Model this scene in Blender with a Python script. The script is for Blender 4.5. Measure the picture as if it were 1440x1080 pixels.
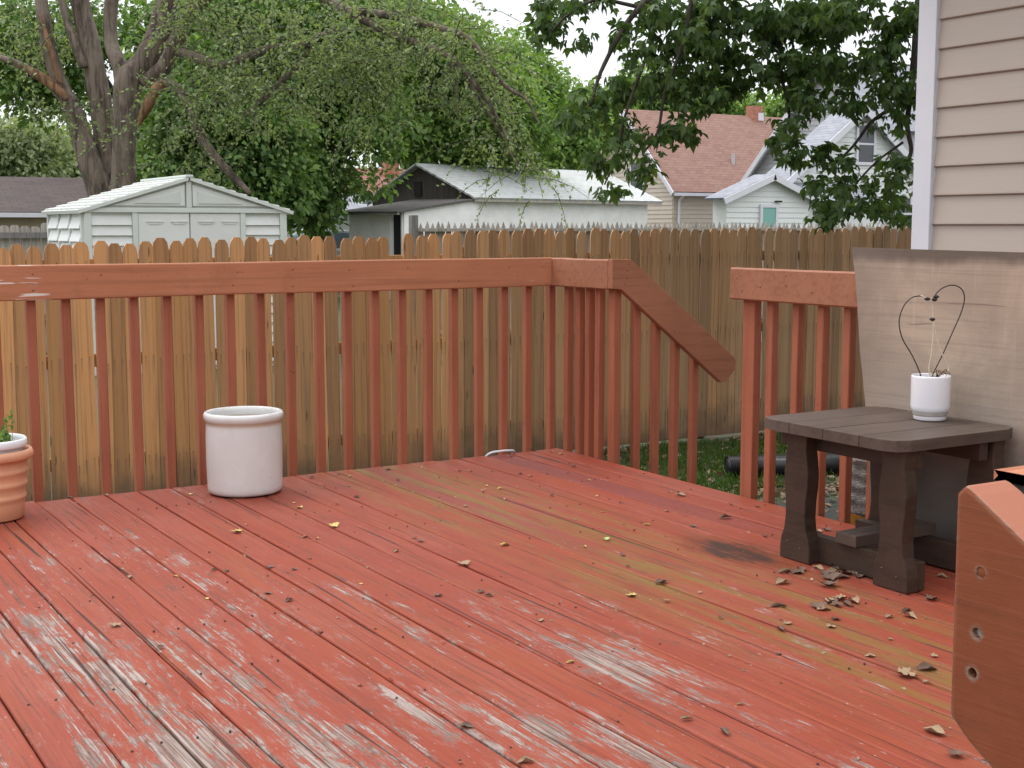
import bpy, bmesh, math, random
import numpy as np
from mathutils import Vector, Matrix
random.seed(7)
RNG = np.random.default_rng(11)
sc = bpy.context.scene
for o in list(bpy.data.objects):
    bpy.data.objects.remove(o)
col = sc.collection
R = math.radians

# ------------------------------------------------------------------ camera
EYE = 1.11                                   # metres above the deck boards (z = 0)
FPX = 1887.0                                 # focal length in pixels of a 1440 px wide picture
PITCH = math.atan(222 / 1887)
HEAD = math.atan2(1150, 1900)                # heading, right of +y
cam = bpy.data.cameras.new('camera'); cam.sensor_width = 36; cam.lens = 36 * FPX / 1440
cam.clip_start = 0.05; cam.clip_end = 3000
camo = bpy.data.objects.new('camera', cam); col.objects.link(camo)
camo.location = (0, 0, EYE); camo.rotation_euler = (math.pi / 2 - PITCH, 0, -HEAD)
sc.camera = camo

# ------------------------------------------------------------------ sky and sun (bright overcast)
SUN_EL, SUN_AZ = R(60), R(-25)               # azimuth from +y, clockwise
w = bpy.data.worlds.new('World'); sc.world = w; w.use_nodes = True
wn = w.node_tree; wn.nodes.clear()
sky = wn.nodes.new('ShaderNodeTexSky'); sky.sky_type = 'NISHITA'; sky.sun_disc = False
sky.sun_elevation = SUN_EL; sky.sun_rotation = SUN_AZ; sky.air_density = 1.0; sky.dust_density = 3.0
mixw = wn.nodes.new('ShaderNodeMixRGB'); mixw.inputs[0].default_value = 0.86
wtc = wn.nodes.new('ShaderNodeTexCoord'); wsx = wn.nodes.new('ShaderNodeSeparateXYZ'); wn.links.new(wtc.outputs['Generated'], wsx.inputs[0])
wmr = wn.nodes.new('ShaderNodeMapRange'); wmr.inputs[1].default_value = 0; wmr.inputs[2].default_value = 1; wmr.inputs[3].default_value = 0.48; wmr.inputs[4].default_value = 1.0
wn.links.new(wsx.outputs[2], wmr.inputs[0])             # a cloud veil is brightest overhead, about half that at the horizon
wvm = wn.nodes.new('ShaderNodeVectorMath'); wvm.operation = 'SCALE'; wvm.inputs[0].default_value = (13.6, 13.9, 14.3)
wn.links.new(wmr.outputs[0], wvm.inputs['Scale']); wn.links.new(wvm.outputs[0], mixw.inputs[2])
bg = wn.nodes.new('ShaderNodeBackground'); bg.inputs[1].default_value = 0.115
wo = wn.nodes.new('ShaderNodeOutputWorld')
wn.links.new(sky.outputs[0], mixw.inputs[1]); wn.links.new(mixw.outputs[0], bg.inputs[0]); wn.links.new(bg.outputs[0], wo.inputs[0])
sl = bpy.data.lights.new('sun', 'SUN'); sl.energy = 1.0; sl.angle = R(25); sl.color = (1.0, 0.97, 0.92)
so = bpy.data.objects.new('sun', sl); col.objects.link(so)
sd = Vector((math.sin(SUN_AZ) * math.cos(SUN_EL), math.cos(SUN_AZ) * math.cos(SUN_EL), math.sin(SUN_EL)))
so.rotation_euler = sd.to_track_quat('Z', 'Y').to_euler()
sc.view_settings.view_transform = 'Standard'; sc.view_settings.look = 'None'
sc.view_settings.exposure = 0.62; sc.view_settings.gamma = 1; sc.view_settings.use_curve_mapping = False
sc.render.engine = 'CYCLES'
sc.cycles.max_bounces = 6; sc.cycles.diffuse_bounces = 3; sc.cycles.glossy_bounces = 2; sc.cycles.transmission_bounces = 4
sc.cycles.transparent_max_bounces = 6

# ------------------------------------------------------------------ helpers
_hd = np.array([math.sin(HEAD), math.cos(HEAD), 0]); _rt = np.array([math.cos(HEAD), -math.sin(HEAD), 0]); _up = np.array([0, 0, 1.])
_fw = _hd * math.cos(PITCH) - _up * math.sin(PITCH); _cu = _hd * math.sin(PITCH) + _up * math.cos(PITCH)
def at(u, v, d):
    """survey point: bearing u, elevation v as read off the photograph, d metres out"""
    r = _fw * FPX + _rt * (u - 720) + _cu * (540 - v)
    return np.array([0, 0, EYE]) + r * d / (r @ _hd)

def tag(o, label=None, cat=None, group=None, kind=None):
    if label: o['label'] = label
    if cat: o['category'] = cat
    if group: o['group'] = group
    if kind: o['kind'] = kind
    return o
def empty(name, loc=(0, 0, 0), rz=0, label=None, cat=None, group=None):
    o = bpy.data.objects.new(name, None); col.objects.link(o); o.location = loc; o.rotation_euler = (0, 0, rz)
    o.empty_display_size = 0.1
    return tag(o, label, cat, group)
def link(name, me, mat=None, parent=None, loc=(0, 0, 0), rot=(0, 0, 0)):
    o = bpy.data.objects.new(name, me); col.objects.link(o)
    if mat is not None and not me.materials: me.materials.append(mat)
    o.parent = parent; o.location = loc; o.rotation_euler = rot
    return o

class MB:
    """collects faces for one mesh"""
    def __init__(s): s.v = []; s.f = []
    def add(s, v, f):
        n = len(s.v); s.v += [tuple(p) for p in v]; s.f += [tuple(i + n for i in q) for q in f]; return s
    def box(s, a, b):
        x0, y0, z0 = a; x1, y1, z1 = b
        return s.add([(x0,y0,z0),(x1,y0,z0),(x1,y1,z0),(x0,y1,z0),(x0,y0,z1),(x1,y0,z1),(x1,y1,z1),(x0,y1,z1)],
                     [(3,2,1,0),(4,5,6,7),(0,1,5,4),(1,2,6,5),(2,3,7,6),(3,0,4,7)])
    def prism(s, poly, fn, t0, t1):
        """poly: 2D outline; fn(a, b, t) -> xyz"""
        n = len(poly)
        v = [fn(a, b, t0) for a, b in poly] + [fn(a, b, t1) for a, b in poly]
        f = [tuple(range(n))[::-1], tuple(range(n, 2 * n))] + [(i, (i + 1) % n, (i + 1) % n + n, i + n) for i in range(n)]
        return s.add(v, f)
    def tube(s, pts, rad, n=8, cap=True, jit=0):
        pts = [Vector(p) for p in pts]; m = len(pts)
        if not hasattr(rad, '__len__'): rad = [rad] * m
        prev = None; v = []
        for i, p in enumerate(pts):
            t = (pts[min(i + 1, m - 1)] - pts[max(i - 1, 0)]).normalized()
            if prev is None:
                a = t.orthogonal().normalized()
            else:
                a = (prev - t * prev.dot(t)).normalized()
            prev = a; b = t.cross(a)
            for k in range(n):
                an = 2 * math.pi * k / n; rr = rad[i] * (1 + (random.uniform(-jit, jit) if jit else 0))
                v.append(p + (a * math.cos(an) + b * math.sin(an)) * rr)
        f = [(i * n + k, i * n + (k + 1) % n, (i + 1) * n + (k + 1) % n, (i + 1) * n + k) for i in range(m - 1) for k in range(n)]
        if cap: f += [tuple(range(n))[::-1], tuple(range((m - 1) * n, m * n))]
        return s.add(v, f)
    def lathe(s, prof, n=48, c=(0, 0, 0), close=False):
        m = len(prof); v = []
        for r, z in prof:
            for k in range(n):
                an = 2 * math.pi * k / n; v.append((c[0] + r * math.cos(an), c[1] + r * math.sin(an), c[2] + z))
        f = [(i * n + k, i * n + (k + 1) % n, (i + 1) * n + (k + 1) % n, (i + 1) * n + k) for i in range(m - 1) for k in range(n)]
        return s.add(v, f)
    def mesh(s, name, smooth=False, bevel=0, fix=True, seg=2):
        me = bpy.data.meshes.new(name); me.from_pydata(s.v, [], s.f)
        if fix or bevel:
            bm = bmesh.new(); bm.from_mesh(me)
            if fix: bmesh.ops.recalc_face_normals(bm, faces=bm.faces)
            if bevel:
                es = [e for e in bm.edges if len(e.link_faces) == 2 and e.calc_face_angle(0) > 0.5]
                bmesh.ops.bevel(bm, geom=es, offset=bevel, segments=seg, affect='EDGES', profile=0.6)
            bm.to_mesh(me); bm.free()
        if smooth: me.polygons.foreach_set('use_smooth', [True] * len(me.polygons))
        me.update(); return me
    def obj(s, name, mat, parent=None, loc=(0, 0, 0), rot=(0, 0, 0), smooth=False, bevel=0, fix=True, seg=2):
        return link(name, s.mesh(name, smooth, bevel, fix, seg), mat, parent, loc, rot)

def smooth_path(pts, n=6):
    """Catmull-Rom through rows of numbers"""
    p = np.array(pts, float); p = np.vstack([2 * p[0] - p[1], p, 2 * p[-1] - p[-2]]); out = []
    for i in range(1, len(p) - 2):
        for t in np.linspace(0, 1, n, endpoint=False):
            a, b, c, d = p[i - 1], p[i], p[i + 1], p[i + 2]
            out.append(0.5 * (2 * b + (c - a) * t + (2 * a - 5 * b + 4 * c - d) * t * t + (3 * b - a - 3 * c + d) * t ** 3))
    out.append(p[-2]); return np.array(out)

def np_mesh(name, V, Fq, mat, smooth=False):
    """V (n,3), Fq (m,k): fast mesh of equal polygons"""
    me = bpy.data.meshes.new(name); m, k = Fq.shape
    me.vertices.add(len(V)); me.vertices.foreach_set('co', V.astype(np.float32).ravel())
    me.loops.add(m * k); me.loops.foreach_set('vertex_index', Fq.astype(np.int32).ravel())
    me.polygons.add(m); me.polygons.foreach_set('loop_start', np.arange(0, m * k, k, dtype=np.int32))
    try: me.polygons.foreach_set('loop_total', np.full(m, k, dtype=np.int32))
    except Exception: pass
    me.update(calc_edges=True); me.validate()
    if smooth: me.polygons.foreach_set('use_smooth', [True] * m)
    me.materials.append(mat); return me

def unit(a): return a / np.maximum(np.linalg.norm(a, axis=-1, keepdims=True), 1e-9)
def scatter(P, Nrm, Dirv, size, T, TF):
    """instance a flat template T (k,3; x across, y along, z off the face) at P; returns V, F"""
    n = len(P); y = unit(Dirv); z = unit(Nrm - y * np.sum(Nrm * y, 1, keepdims=True)); x = np.cross(y, z)
    S = size.reshape(-1, 1, 1) if hasattr(size, 'reshape') else size
    V = P[:, None, :] + S * (T[None, :, 0:1] * x[:, None] + T[None, :, 1:2] * y[:, None] + T[None, :, 2:3] * z[:, None])
    k = len(T); F = (TF[None] + (np.arange(n) * k)[:, None, None]).reshape(-1, TF.shape[1])
    return V.reshape(-1, 3), F
LEAF_T = np.array([(0, 0, 0), (.30, .45, .06), (0, 1, -.05), (-.30, .45, .06)]); LEAF_F = np.array([(0, 1, 2, 3)])

# ------------------------------------------------------------------ node helpers
class NT:
    def __init__(s, name, rough=0.7):
        s.m = bpy.data.materials.new(name); s.m.use_nodes = True; s.t = s.m.node_tree
        s.b = s.t.nodes['Principled BSDF']; s.b.inputs['Roughness'].default_value = rough
        s.out = s.t.nodes['Material Output']
        s._g = s._o = s._tc = None
    def n(s, typ, out=0, props=None, **ins):
        nd = s.t.nodes.new(typ)
        for k, v in (props or {}).items(): setattr(nd, k, v)
        for k, v in ins.items():
            k = int(k[1:]) if k[0] == 'i' and k[1:].isdigit() else k.replace('_', ' ')
            s.put(nd.inputs[k], v)
        return nd.outputs[out]
    def put(s, sock, v):
        if isinstance(v, bpy.types.NodeSocket): s.t.links.new(v, sock)
        else:
            if hasattr(sock.default_value, '__len__') and len(sock.default_value) == 4 and len(v) == 3: v = (*v, 1)
            sock.default_value = v
    def geo(s, name='Position'):
        if not s._g: s._g = s.t.nodes.new('ShaderNodeNewGeometry')
        return s._g.outputs[name]
    def oi(s, name='Random'):
        if not s._o: s._o = s.t.nodes.new('ShaderNodeObjectInfo')
        return s._o.outputs[name]
    def tc(s, name='Object'):
        if not s._tc: s._tc = s.t.nodes.new('ShaderNodeTexCoord')
        return s._tc.outputs[name]
    def math(s, op, a, b=0.0, c=None, clamp=False):
        nd = s.t.nodes.new('ShaderNodeMath'); nd.operation = op; nd.use_clamp = clamp
        s.put(nd.inputs[0], a); s.put(nd.inputs[1], b)
        if c is not None: s.put(nd.inputs[2], c)
        return nd.outputs[0]
    def mix(s, f, a, b, mode='MIX'):
        return s.n('ShaderNodeMixRGB', props={'blend_type': mode}, Fac=f, Color1=a, Color2=b)
    def scale(s, v, sx, sy, sz):
        return s.n('ShaderNodeVectorMath', props={'operation': 'MULTIPLY'}, i0=v, i1=(sx, sy, sz))
    def addv(s, v, u):
        return s.n('ShaderNodeVectorMath', props={'operation': 'ADD'}, i0=v, i1=u)
    def rvec(s, k=40.0):
        r = s.oi(); return s.n('ShaderNodeCombineXYZ', X=s.math('MULTIPLY', r, k), Y=s.math('MULTIPLY', r, k * .61), Z=s.math('MULTIPLY', r, k * .37))
    def noise(s, v, sc=5.0, det=4.0, rough=.55, dist=0.0, out=0):
        return s.n('ShaderNodeTexNoise', out, Vector=v, Scale=sc, Detail=det, Roughness=rough, Distortion=dist)
    def step(s, x, a, b):
        return s.n('ShaderNodeMapRange', props={'interpolation_type': 'SMOOTHSTEP'}, Value=x, i1=a, i2=b)
    def xyz(s, v):
        nd = s.t.nodes.new('ShaderNodeSeparateXYZ'); s.t.links.new(v, nd.inputs[0]); return nd.outputs
    def ramp(s, f, stops):
        nd = s.t.nodes.new('ShaderNodeValToRGB'); s.put(nd.inputs[0], f); e = nd.color_ramp.elements
        while len(e) < len(stops): e.new(0.5)
        for q, (p, c) in zip(e, stops): q.position = p; q.color = (*c, 1)
        return nd.outputs[0]
    def color(s, c): s.put(s.b.inputs['Base Color'], c); return s
    def rough(s, c): s.put(s.b.inputs['Roughness'], c); return s
    def bump(s, h, st=0.3, d=0.01):
        s.put(s.b.inputs['Normal'], s.n('ShaderNodeBump', Strength=st, Distance=d, Height=h)); return s

def simple(name, c, rough=.6, var=.12, sc=6, bump=0, bd=.004):
    t = NT(name, rough); v = t.addv(t.tc(), t.rvec()); no = t.noise(v, sc, 5, .6)
    t.color(t.mix(t.step(no, .3, .7), tuple(x * (1 - var) for x in c), tuple(min(1, x * (1 + var)) for x in c)))
    if bump: t.bump(t.noise(v, sc * 6, 4), bump, bd)
    return t.m

# ------------------------------------------------------------------ materials
def m_deck():
    t = NT('weathered_red_deck_paint', .6)
    P = t.geo(); rnd = t.oi(); v = t.addv(P, t.rvec(23)); X, Y, Z = t.xyz(P)
    grain = t.noise(t.scale(v, 110, 2.0, 20), 1, 5, .62, .5)
    fine = t.noise(t.scale(v, 260, 5.0, 40), 1, 3, .6, .2)
    ring = t.noise(t.scale(v, 26, .5, 8), 1, 4, .55, 1.4)
    patch = t.noise(t.scale(v, 21, 5.5, 3), 1, 10, .78, .3)
    patch2 = t.noise(t.addv(t.scale(v, 19, 4.5, 3), (5, 9, 2)), 1, 10, .78, .3)
    big = t.noise(t.scale(P, 3.6, 1.0, 1), 1.2, 4, .6)
    fleck = t.noise(t.scale(v, 95, 34, 20), 1, 4, .65)
    # paint, faded unevenly and differing board to board
    p1 = t.mix(rnd, (.272, .049, .022), (.252, .049, .027))
    p1 = t.mix(t.step(t.noise(t.scale(v, 5, 1.1, 1), 1, 6, .65), .40, .68), p1, (.282, .070, .042))
    p1 = t.mix(t.math('MULTIPLY', t.step(t.noise(t.addv(t.scale(v, 4, .9, 1), (7, 3, 1)), 1, 6, .65), .50, .72), .8), p1, (.268, .063, .023))
    purple = t.step(t.math('SINE', t.math('MULTIPLY', rnd, 91.0)), .80, .97)
    pw = t.math('MULTIPLY', purple, t.math('MULTIPLY', t.math('MULTIPLY', .75, t.step(Y, 3.2, 4.4)), t.step(X, 1.9, 2.5)))
    p1 = t.mix(pw, p1, (.155, .050, .055))
    p1 = t.mix(t.math('MULTIPLY', t.step(grain, .47, .64), .50), p1, (.165, .037, .023))
    p1 = t.mix(t.math('MULTIPLY', t.step(fine, .52, .70), .40), p1, (.15, .036, .024))
    p1 = t.mix(t.math('MULTIPLY', t.step(ring, .53, .58), .22), p1, (.18, .038, .024))
    # algae film on the boards that stay damp, right half
    band = t.math('MULTIPLY', t.step(X, 2.15, 2.5), t.math('SUBTRACT', 1.0, t.step(X, 2.7, 3.15)))
    alg = t.math('MULTIPLY', band, t.step(t.noise(t.scale(P, 16, 1.1, 1), 1, 7, .72), .43, .62))
    p1 = t.mix(t.math('MULTIPLY', alg, .72), p1, (.170, .122, .030))
    # worn through to grey wood
    bias = t.math('ADD', t.math('MULTIPLY', t.math('SUBTRACT', 1.0, t.step(X, .9, 2.9)), .10),
                  t.math('MULTIPLY', t.math('SUBTRACT', 1.0, t.step(Y, 2.3, 4.9)), .095))
    def wsum(p):
        w_ = t.math('ADD', t.math('ADD', t.math('MULTIPLY', p, .56), t.math('MULTIPLY', grain, .26)), t.math('MULTIPLY', fine, .12))
        return t.math('ADD', t.math('ADD', w_, t.math('MULTIPLY', big, .42)), bias)
    ws = wsum(patch); worn = t.step(ws, .868, .892)
    wood = t.ramp(t.math('ADD', t.math('MULTIPLY', grain, .6), t.math('MULTIPLY', fine, .4)), [(.36, (.040, .030, .025)), (.46, (.18, .135, .112)), (.56, (.33, .275, .245)), (.68, (.44, .385, .36))])
    wood = t.mix(t.math('MULTIPLY', t.step(t.noise(t.scale(v, 8, 1.6, 1), 1.3, 5, .7), .50, .66), .80), wood, (.135, .105, .088))
    c = t.mix(t.math('MULTIPLY', worn, .90), p1, wood)
    edge = t.math('MULTIPLY', t.step(ws, .836, .868), t.math('SUBTRACT', 1.0, worn))
    c = t.mix(t.math('MULTIPLY', edge, .35), c, (.36, .17, .14))
    # mildew streaks, splits and flecks
    mil = t.math('MULTIPLY', t.step(t.math('ADD', t.math('MULTIPLY', patch2, .62), t.math('MULTIPLY', grain, .38)), .540, .615), .68)
    c = t.mix(mil, c, (.095, .052, .036))
    crack = t.step(t.noise(t.scale(v, 75, .75, 10), 1, 3, .5, .6), .665, .69)
    c = t.mix(t.math('MULTIPLY', crack, .85), c, (.030, .016, .012))
    c = t.mix(t.math('MULTIPLY', t.step(fleck, .665, .70), .6), c, (.40, .29, .25))
    c = t.mix(t.math('MULTIPLY', t.step(t.noise(t.addv(t.scale(v, 60, 26, 20), (3, 8, 1)), 1, 3, .6), .70, .735), .7), c, (.07, .035, .025))
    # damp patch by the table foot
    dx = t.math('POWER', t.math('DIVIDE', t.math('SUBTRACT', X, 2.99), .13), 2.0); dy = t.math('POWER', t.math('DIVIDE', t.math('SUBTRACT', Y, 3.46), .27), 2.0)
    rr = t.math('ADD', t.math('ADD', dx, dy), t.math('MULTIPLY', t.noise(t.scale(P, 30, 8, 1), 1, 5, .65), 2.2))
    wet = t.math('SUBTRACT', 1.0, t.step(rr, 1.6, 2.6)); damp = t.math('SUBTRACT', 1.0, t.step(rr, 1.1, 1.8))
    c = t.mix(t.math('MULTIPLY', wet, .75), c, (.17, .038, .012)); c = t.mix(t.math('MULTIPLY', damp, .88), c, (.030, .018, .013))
    t.color(c); t.b.inputs['Specular IOR Level'].default_value = .2
    t.rough(t.math('ADD', t.math('MULTIPLY', worn, .22), t.math('SUBTRACT', .60, t.math('MULTIPLY', wet, .05))))
    t.bump(t.math('ADD', t.math('ADD', t.math('MULTIPLY', grain, .7), t.math('MULTIPLY', worn, -.45)), t.math('MULTIPLY', crack, -1.2)), .6, .004)
    return t.m
def m_paint(name, c, c2, wear=.0, axis=(2, 40, 40), rough=.55, chip=(.62, .55, .50)):
    t = NT(name, rough); v = t.addv(t.tc(), t.rvec(17))
    g = t.noise(t.scale(v, *axis), 1, 4, .6); b = t.noise(v, 2.2, 4, .6)
    base = t.mix(t.step(b, .3, .7), c, c2)
    base = t.mix(t.math('MULTIPLY', t.step(g, .46, .68), .38), base, tuple(x * .55 for x in c))
    base = t.mix(t.math('MULTIPLY', t.step(t.noise(v, 5.5, 6, .7), .55, .75), .35), base, tuple(x * .62 for x in c))
    base = t.mix(t.math('MULTIPLY', t.step(t.noise(v, 34, 3, .6), .70, .74), .6), base, tuple(x * .3 for x in c))
    if wear:
        wv = t.math('ADD', t.math('MULTIPLY', t.noise(t.scale(v, axis[0] * 2.5, axis[1] * 1.2, axis[2] * 1.2), 1, 4, .6), .55), t.math('MULTIPLY', t.noise(v, 1.6, 3), .55))
        base = t.mix(t.step(wv, .70 - wear, .715 - wear), base, chip)
    t.color(base); t.b.inputs['Specular IOR Level'].default_value = .25; t.bump(t.math('ADD', g, t.noise(v, 60, 3)), .28, .004); return t.m
def m_edgeworn():
    t = NT('worn_edged_shaded_rail_paint', .5); v = t.tc(); g = t.noise(t.scale(v, 9, 9, 120), 1, 5, .65, .6); b = t.noise(v, 9, 6, .7)
    c = t.mix(t.step(b, .35, .65), (.190, .050, .020), (.220, .062, .026)); c = t.mix(t.math('MULTIPLY', t.step(g, .48, .68), .22), c, (.085, .030, .018))  # browner than the other rails: shade on its side faces painted in
    c = t.mix(t.math('MULTIPLY', t.step(t.noise(v, 60, 4, .65), .66, .72), .5), c, (.06, .024, .016))
    bv = t.n('ShaderNodeBevel', Radius=.006); dt = t.n('ShaderNodeVectorMath', 1, props={'operation': 'DOT_PRODUCT'}, i0=bv, i1=t.geo('Normal'))
    em = t.step(t.math('ADD', t.math('SUBTRACT', 1.0, dt), t.math('MULTIPLY', t.math('SUBTRACT', t.noise(v, 75, 6, .75), .5), .26)), .13, .17)
    c = t.mix(t.math('MULTIPLY', em, .9), c, t.mix(t.step(g, .4, .6), (.13, .10, .075), (.36, .30, .24)))
    nz = t.xyz(t.geo('Normal'))[2]      # upper side lighter: sky light painted into the colour
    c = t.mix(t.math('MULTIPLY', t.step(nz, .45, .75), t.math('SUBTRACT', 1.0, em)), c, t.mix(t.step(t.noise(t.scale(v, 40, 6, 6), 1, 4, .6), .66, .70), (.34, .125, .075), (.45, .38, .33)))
    t.color(c); t.b.inputs['Specular IOR Level'].default_value = .25; t.b.inputs['Roughness'].default_value = .65
    t.bump(t.math('ADD', t.math('MULTIPLY', g, .5), t.math('MULTIPLY', em, -.8)), .35, .003); return t.m
def m_fence(name, left, right, dark, x0=2., x1=9.):
    t = NT(name, .8); P = t.geo(); rnd = t.oi(); v = t.addv(t.tc(), t.rvec(31)); X, Y, Z = t.xyz(P)
    g = t.noise(t.scale(v, 55, 30, 1.8), 1, 5, .62, .5); b = t.noise(t.scale(v, 9, 5, 1.1), 1, 4, .6)
    f = t.math('ADD', t.step(X, x0, x1), t.math('MULTIPLY', t.math('SUBTRACT', rnd, .5), .55), clamp=True)
    c = t.mix(f, left, right)
    c = t.mix(t.math('MULTIPLY', t.step(g, .46, .66), .62), c, dark)
    c = t.mix(t.math('MULTIPLY', t.step(b, .50, .75), .42), c, tuple(x * .55 + .02 for x in right))
    val = t.math('ADD', .66, t.math('MULTIPLY', t.math('FRACT', t.math('MULTIPLY', rnd, 7.3)), .50))
    c = t.mix(1.0, c, t.n('ShaderNodeCombineColor', Red=val, Green=val, Blue=val), 'MULTIPLY')
    knot = t.n('ShaderNodeTexVoronoi', Vector=t.scale(v, 13, 1, 3.6), Scale=1.0)
    c = t.mix(t.math('MULTIPLY', t.math('SUBTRACT', 1.0, t.step(knot, .05, .10)), .75), c, (.06, .035, .02))
    OX, OY, OZ = t.xyz(t.tc()); nx = t.math('SUBTRACT', t.math('ABSOLUTE', OX), .027); nx2 = t.math('MULTIPLY', nx, nx)
    jz = t.math('MULTIPLY', t.math('SUBTRACT', t.math('FRACT', t.math('MULTIPLY', rnd, 13.7)), .5), .05)
    for z0 in (.845, .195, -.505):
        dz = t.math('SUBTRACT', t.math('ADD', Z, t.math('ADD', jz, t.math('MULTIPLY', OX, t.math('MULTIPLY', jz, 9.0)))), z0); dd = t.math('SQRT', t.math('ADD', nx2, t.math('MULTIPLY', dz, dz)))
        c = t.mix(t.math('MULTIPLY', .55, t.math('SUBTRACT', 1.0, t.step(dd, .003, .006))), c, (.035, .022, .016))
        run = t.math('MULTIPLY', t.math('SUBTRACT', 1.0, t.step(t.math('ABSOLUTE', nx), .003, .012)), t.math('MULTIPLY', t.math('LESS_THAN', dz, 0.0), t.math('SUBTRACT', 1.0, t.step(t.math('MULTIPLY', dz, -1.0), .02, .16))))
        c = t.mix(t.math('MULTIPLY', run, t.math('MULTIPLY', g, .5)), c, (.07, .045, .03))
    # mould and splash-back at the foot of the boards
    foot = t.math('SUBTRACT', 1.0, t.step(t.math('ADD', Z, t.math('MULTIPLY', t.noise(P, 4, 4), .5)), -.60, -.15))
    c = t.mix(t.math('MULTIPLY', foot, .72), c, (.045, .04, .032))
    t.color(c); t.bump(g, .35, .004); return t.m
def m_greywood(name, a, b):
    t = NT(name, .85); rnd = t.oi(); v = t.addv(t.tc(), t.rvec(31)); g = t.noise(t.scale(v, 45, 45, 2), 1, 5, .62, .4)
    c = t.mix(t.step(g, .3, .7), a, b)
    val = t.math('ADD', .78, t.math('MULTIPLY', rnd, .44)); c = t.mix(1.0, c, t.n('ShaderNodeCombineColor', Red=val, Green=val, Blue=val), 'MULTIPLY')
    t.color(c).bump(g, .3, .004); return t.m
def m_plywood():
    t = NT('weathered_plywood', .8); v = t.tc(); P = t.addv(v, (3, 1, 2)); X, Y, Z = t.xyz(v)
    g = t.noise(t.scale(P, 8, 1.3, 75), 1, 5, .65, .3); g2 = t.noise(t.scale(P, 4, 45, 3), 1, 3, .6); b = t.noise(t.scale(P, 2, 1.4, 1.6), 2.2, 5, .62, .6)
    c = t.mix(t.step(b, .34, .66), (.345, .255, .19), (.45, .335, .25))
    c = t.mix(t.math('MULTIPLY', t.step(g, .46, .72), .36), c, (.20, .155, .125))
    c = t.mix(t.math('MULTIPLY', t.step(g2, .55, .72), .30), c, (.50, .40, .31))
    grey = t.math('SUBTRACT', 1.0, t.step(t.math('ADD', Z, t.math('MULTIPLY', b, .5)), .55, 1.15))
    c = t.mix(t.math('MULTIPLY', grey, .65), c, (.225, .20, .18))
    rot = t.math('SUBTRACT', 1.0, t.step(t.math('ADD', Z, t.math('MULTIPLY', b, .45)), .38, .78)); c = t.mix(t.math('MULTIPLY', rot, .72), c, (.085, .075, .066))   # lower part darkened: shade behind the table painted in
    edge = t.step(t.math('ADD', Z, t.math('MULTIPLY', t.noise(t.scale(P, 1, 9, 3), 1.0, 4), .05)), 0.992, 1.035)
    c = t.mix(t.math('MULTIPLY', edge, .8), c, (.07, .05, .04))
    le = t.step(t.math('ADD', Y, t.math('MULTIPLY', t.noise(t.scale(P, 1, 6, 6), 1.0, 4), .18)), 3.38, 3.62)
    c = t.mix(t.math('MULTIPLY', le, .5), c, (.16, .125, .10))
    sv = t.step(t.noise(t.scale(P, 1, 2.2, 26), 1.0, 3, .5, .8), .69, .73); c = t.mix(t.math('MULTIPLY', sv, .55), c, (.12, .075, .05))
    t.color(c).bump(t.math('ADD', g, g2), .3, .003); return t.m
def m_shingle(name, a, b, sx=1.0, sy=1.0):
    t = NT(name, .9); v = t.tc()
    br = t.t.nodes.new('ShaderNodeTexBrick'); t.put(br.inputs['Vector'], t.scale(v, sx, sx, sx))
    br.inputs['Scale'].default_value = 1.0; br.inputs['Brick Width'].default_value = .34; br.inputs['Row Height'].default_value = .15
    br.inputs['Mortar Size'].default_value = .008
    t.put(br.inputs['Color1'], a); t.put(br.inputs['Color2'], b); t.put(br.inputs['Mortar'], tuple(x * .55 for x in a))
    n = t.noise(v, 3.2, 4, .6)
    c = t.mix(t.math('MULTIPLY', t.step(n, .35, .7), .5), br.outputs[0], b)
    t.color(c); t.bump(t.noise(v, 40, 3), .4, .01); return t.m
def m_leaf(name, stops, trans=.42, rough=.5):
    t = NT(name, rough); r = t.geo('Random Per Island')
    n = t.noise(t.geo(), .9, 3, .6)
    c = t.ramp(t.math('ADD', t.math('MULTIPLY', r, .65), t.math('MULTIPLY', t.step(n, .3, .7), .35)), stops)
    t.color(c); t.b.inputs['Specular IOR Level'].default_value = .35
    tr = t.t.nodes.new('ShaderNodeBsdfTranslucent'); t.put(tr.inputs[0], t.mix(1.0, c, (1.25, 1.3, .6), 'MULTIPLY'))
    mx = t.t.nodes.new('ShaderNodeMixShader'); mx.inputs[0].default_value = trans
    t.t.links.new(t.b.outputs[0], mx.inputs[1]); t.t.links.new(tr.outputs[0], mx.inputs[2]); t.t.links.new(mx.outputs[0], t.out.inputs[0])
    return t.m
def m_bark(name, a, b, c3):
    t = NT(name, .9); v = t.geo(); n = t.noise(t.scale(v, 9, 9, 1.6), 1, 6, .65, .8); k = t.noise(v, 1.1, 4, .6)
    c = t.mix(t.step(n, .35, .62), a, b); c = t.mix(t.math('MULTIPLY', t.step(k, .45, .7), .6), c, c3)
    t.color(c).bump(n, .9, .06); return t.m
def m_ground():
    t = NT('yard_soil', .95); v = t.geo(); n = t.noise(v, .8, 5, .6); n2 = t.noise(v, 14, 5, .65)
    c = t.mix(t.step(n, .4, .62), (.06, .085, .03), (.085, .068, .048)); c = t.mix(t.math('MULTIPLY', t.step(n2, .5, .7), .6), c, (.12, .095, .07))
    t.color(c).bump(n2, .5, .03); return t.m

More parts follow.
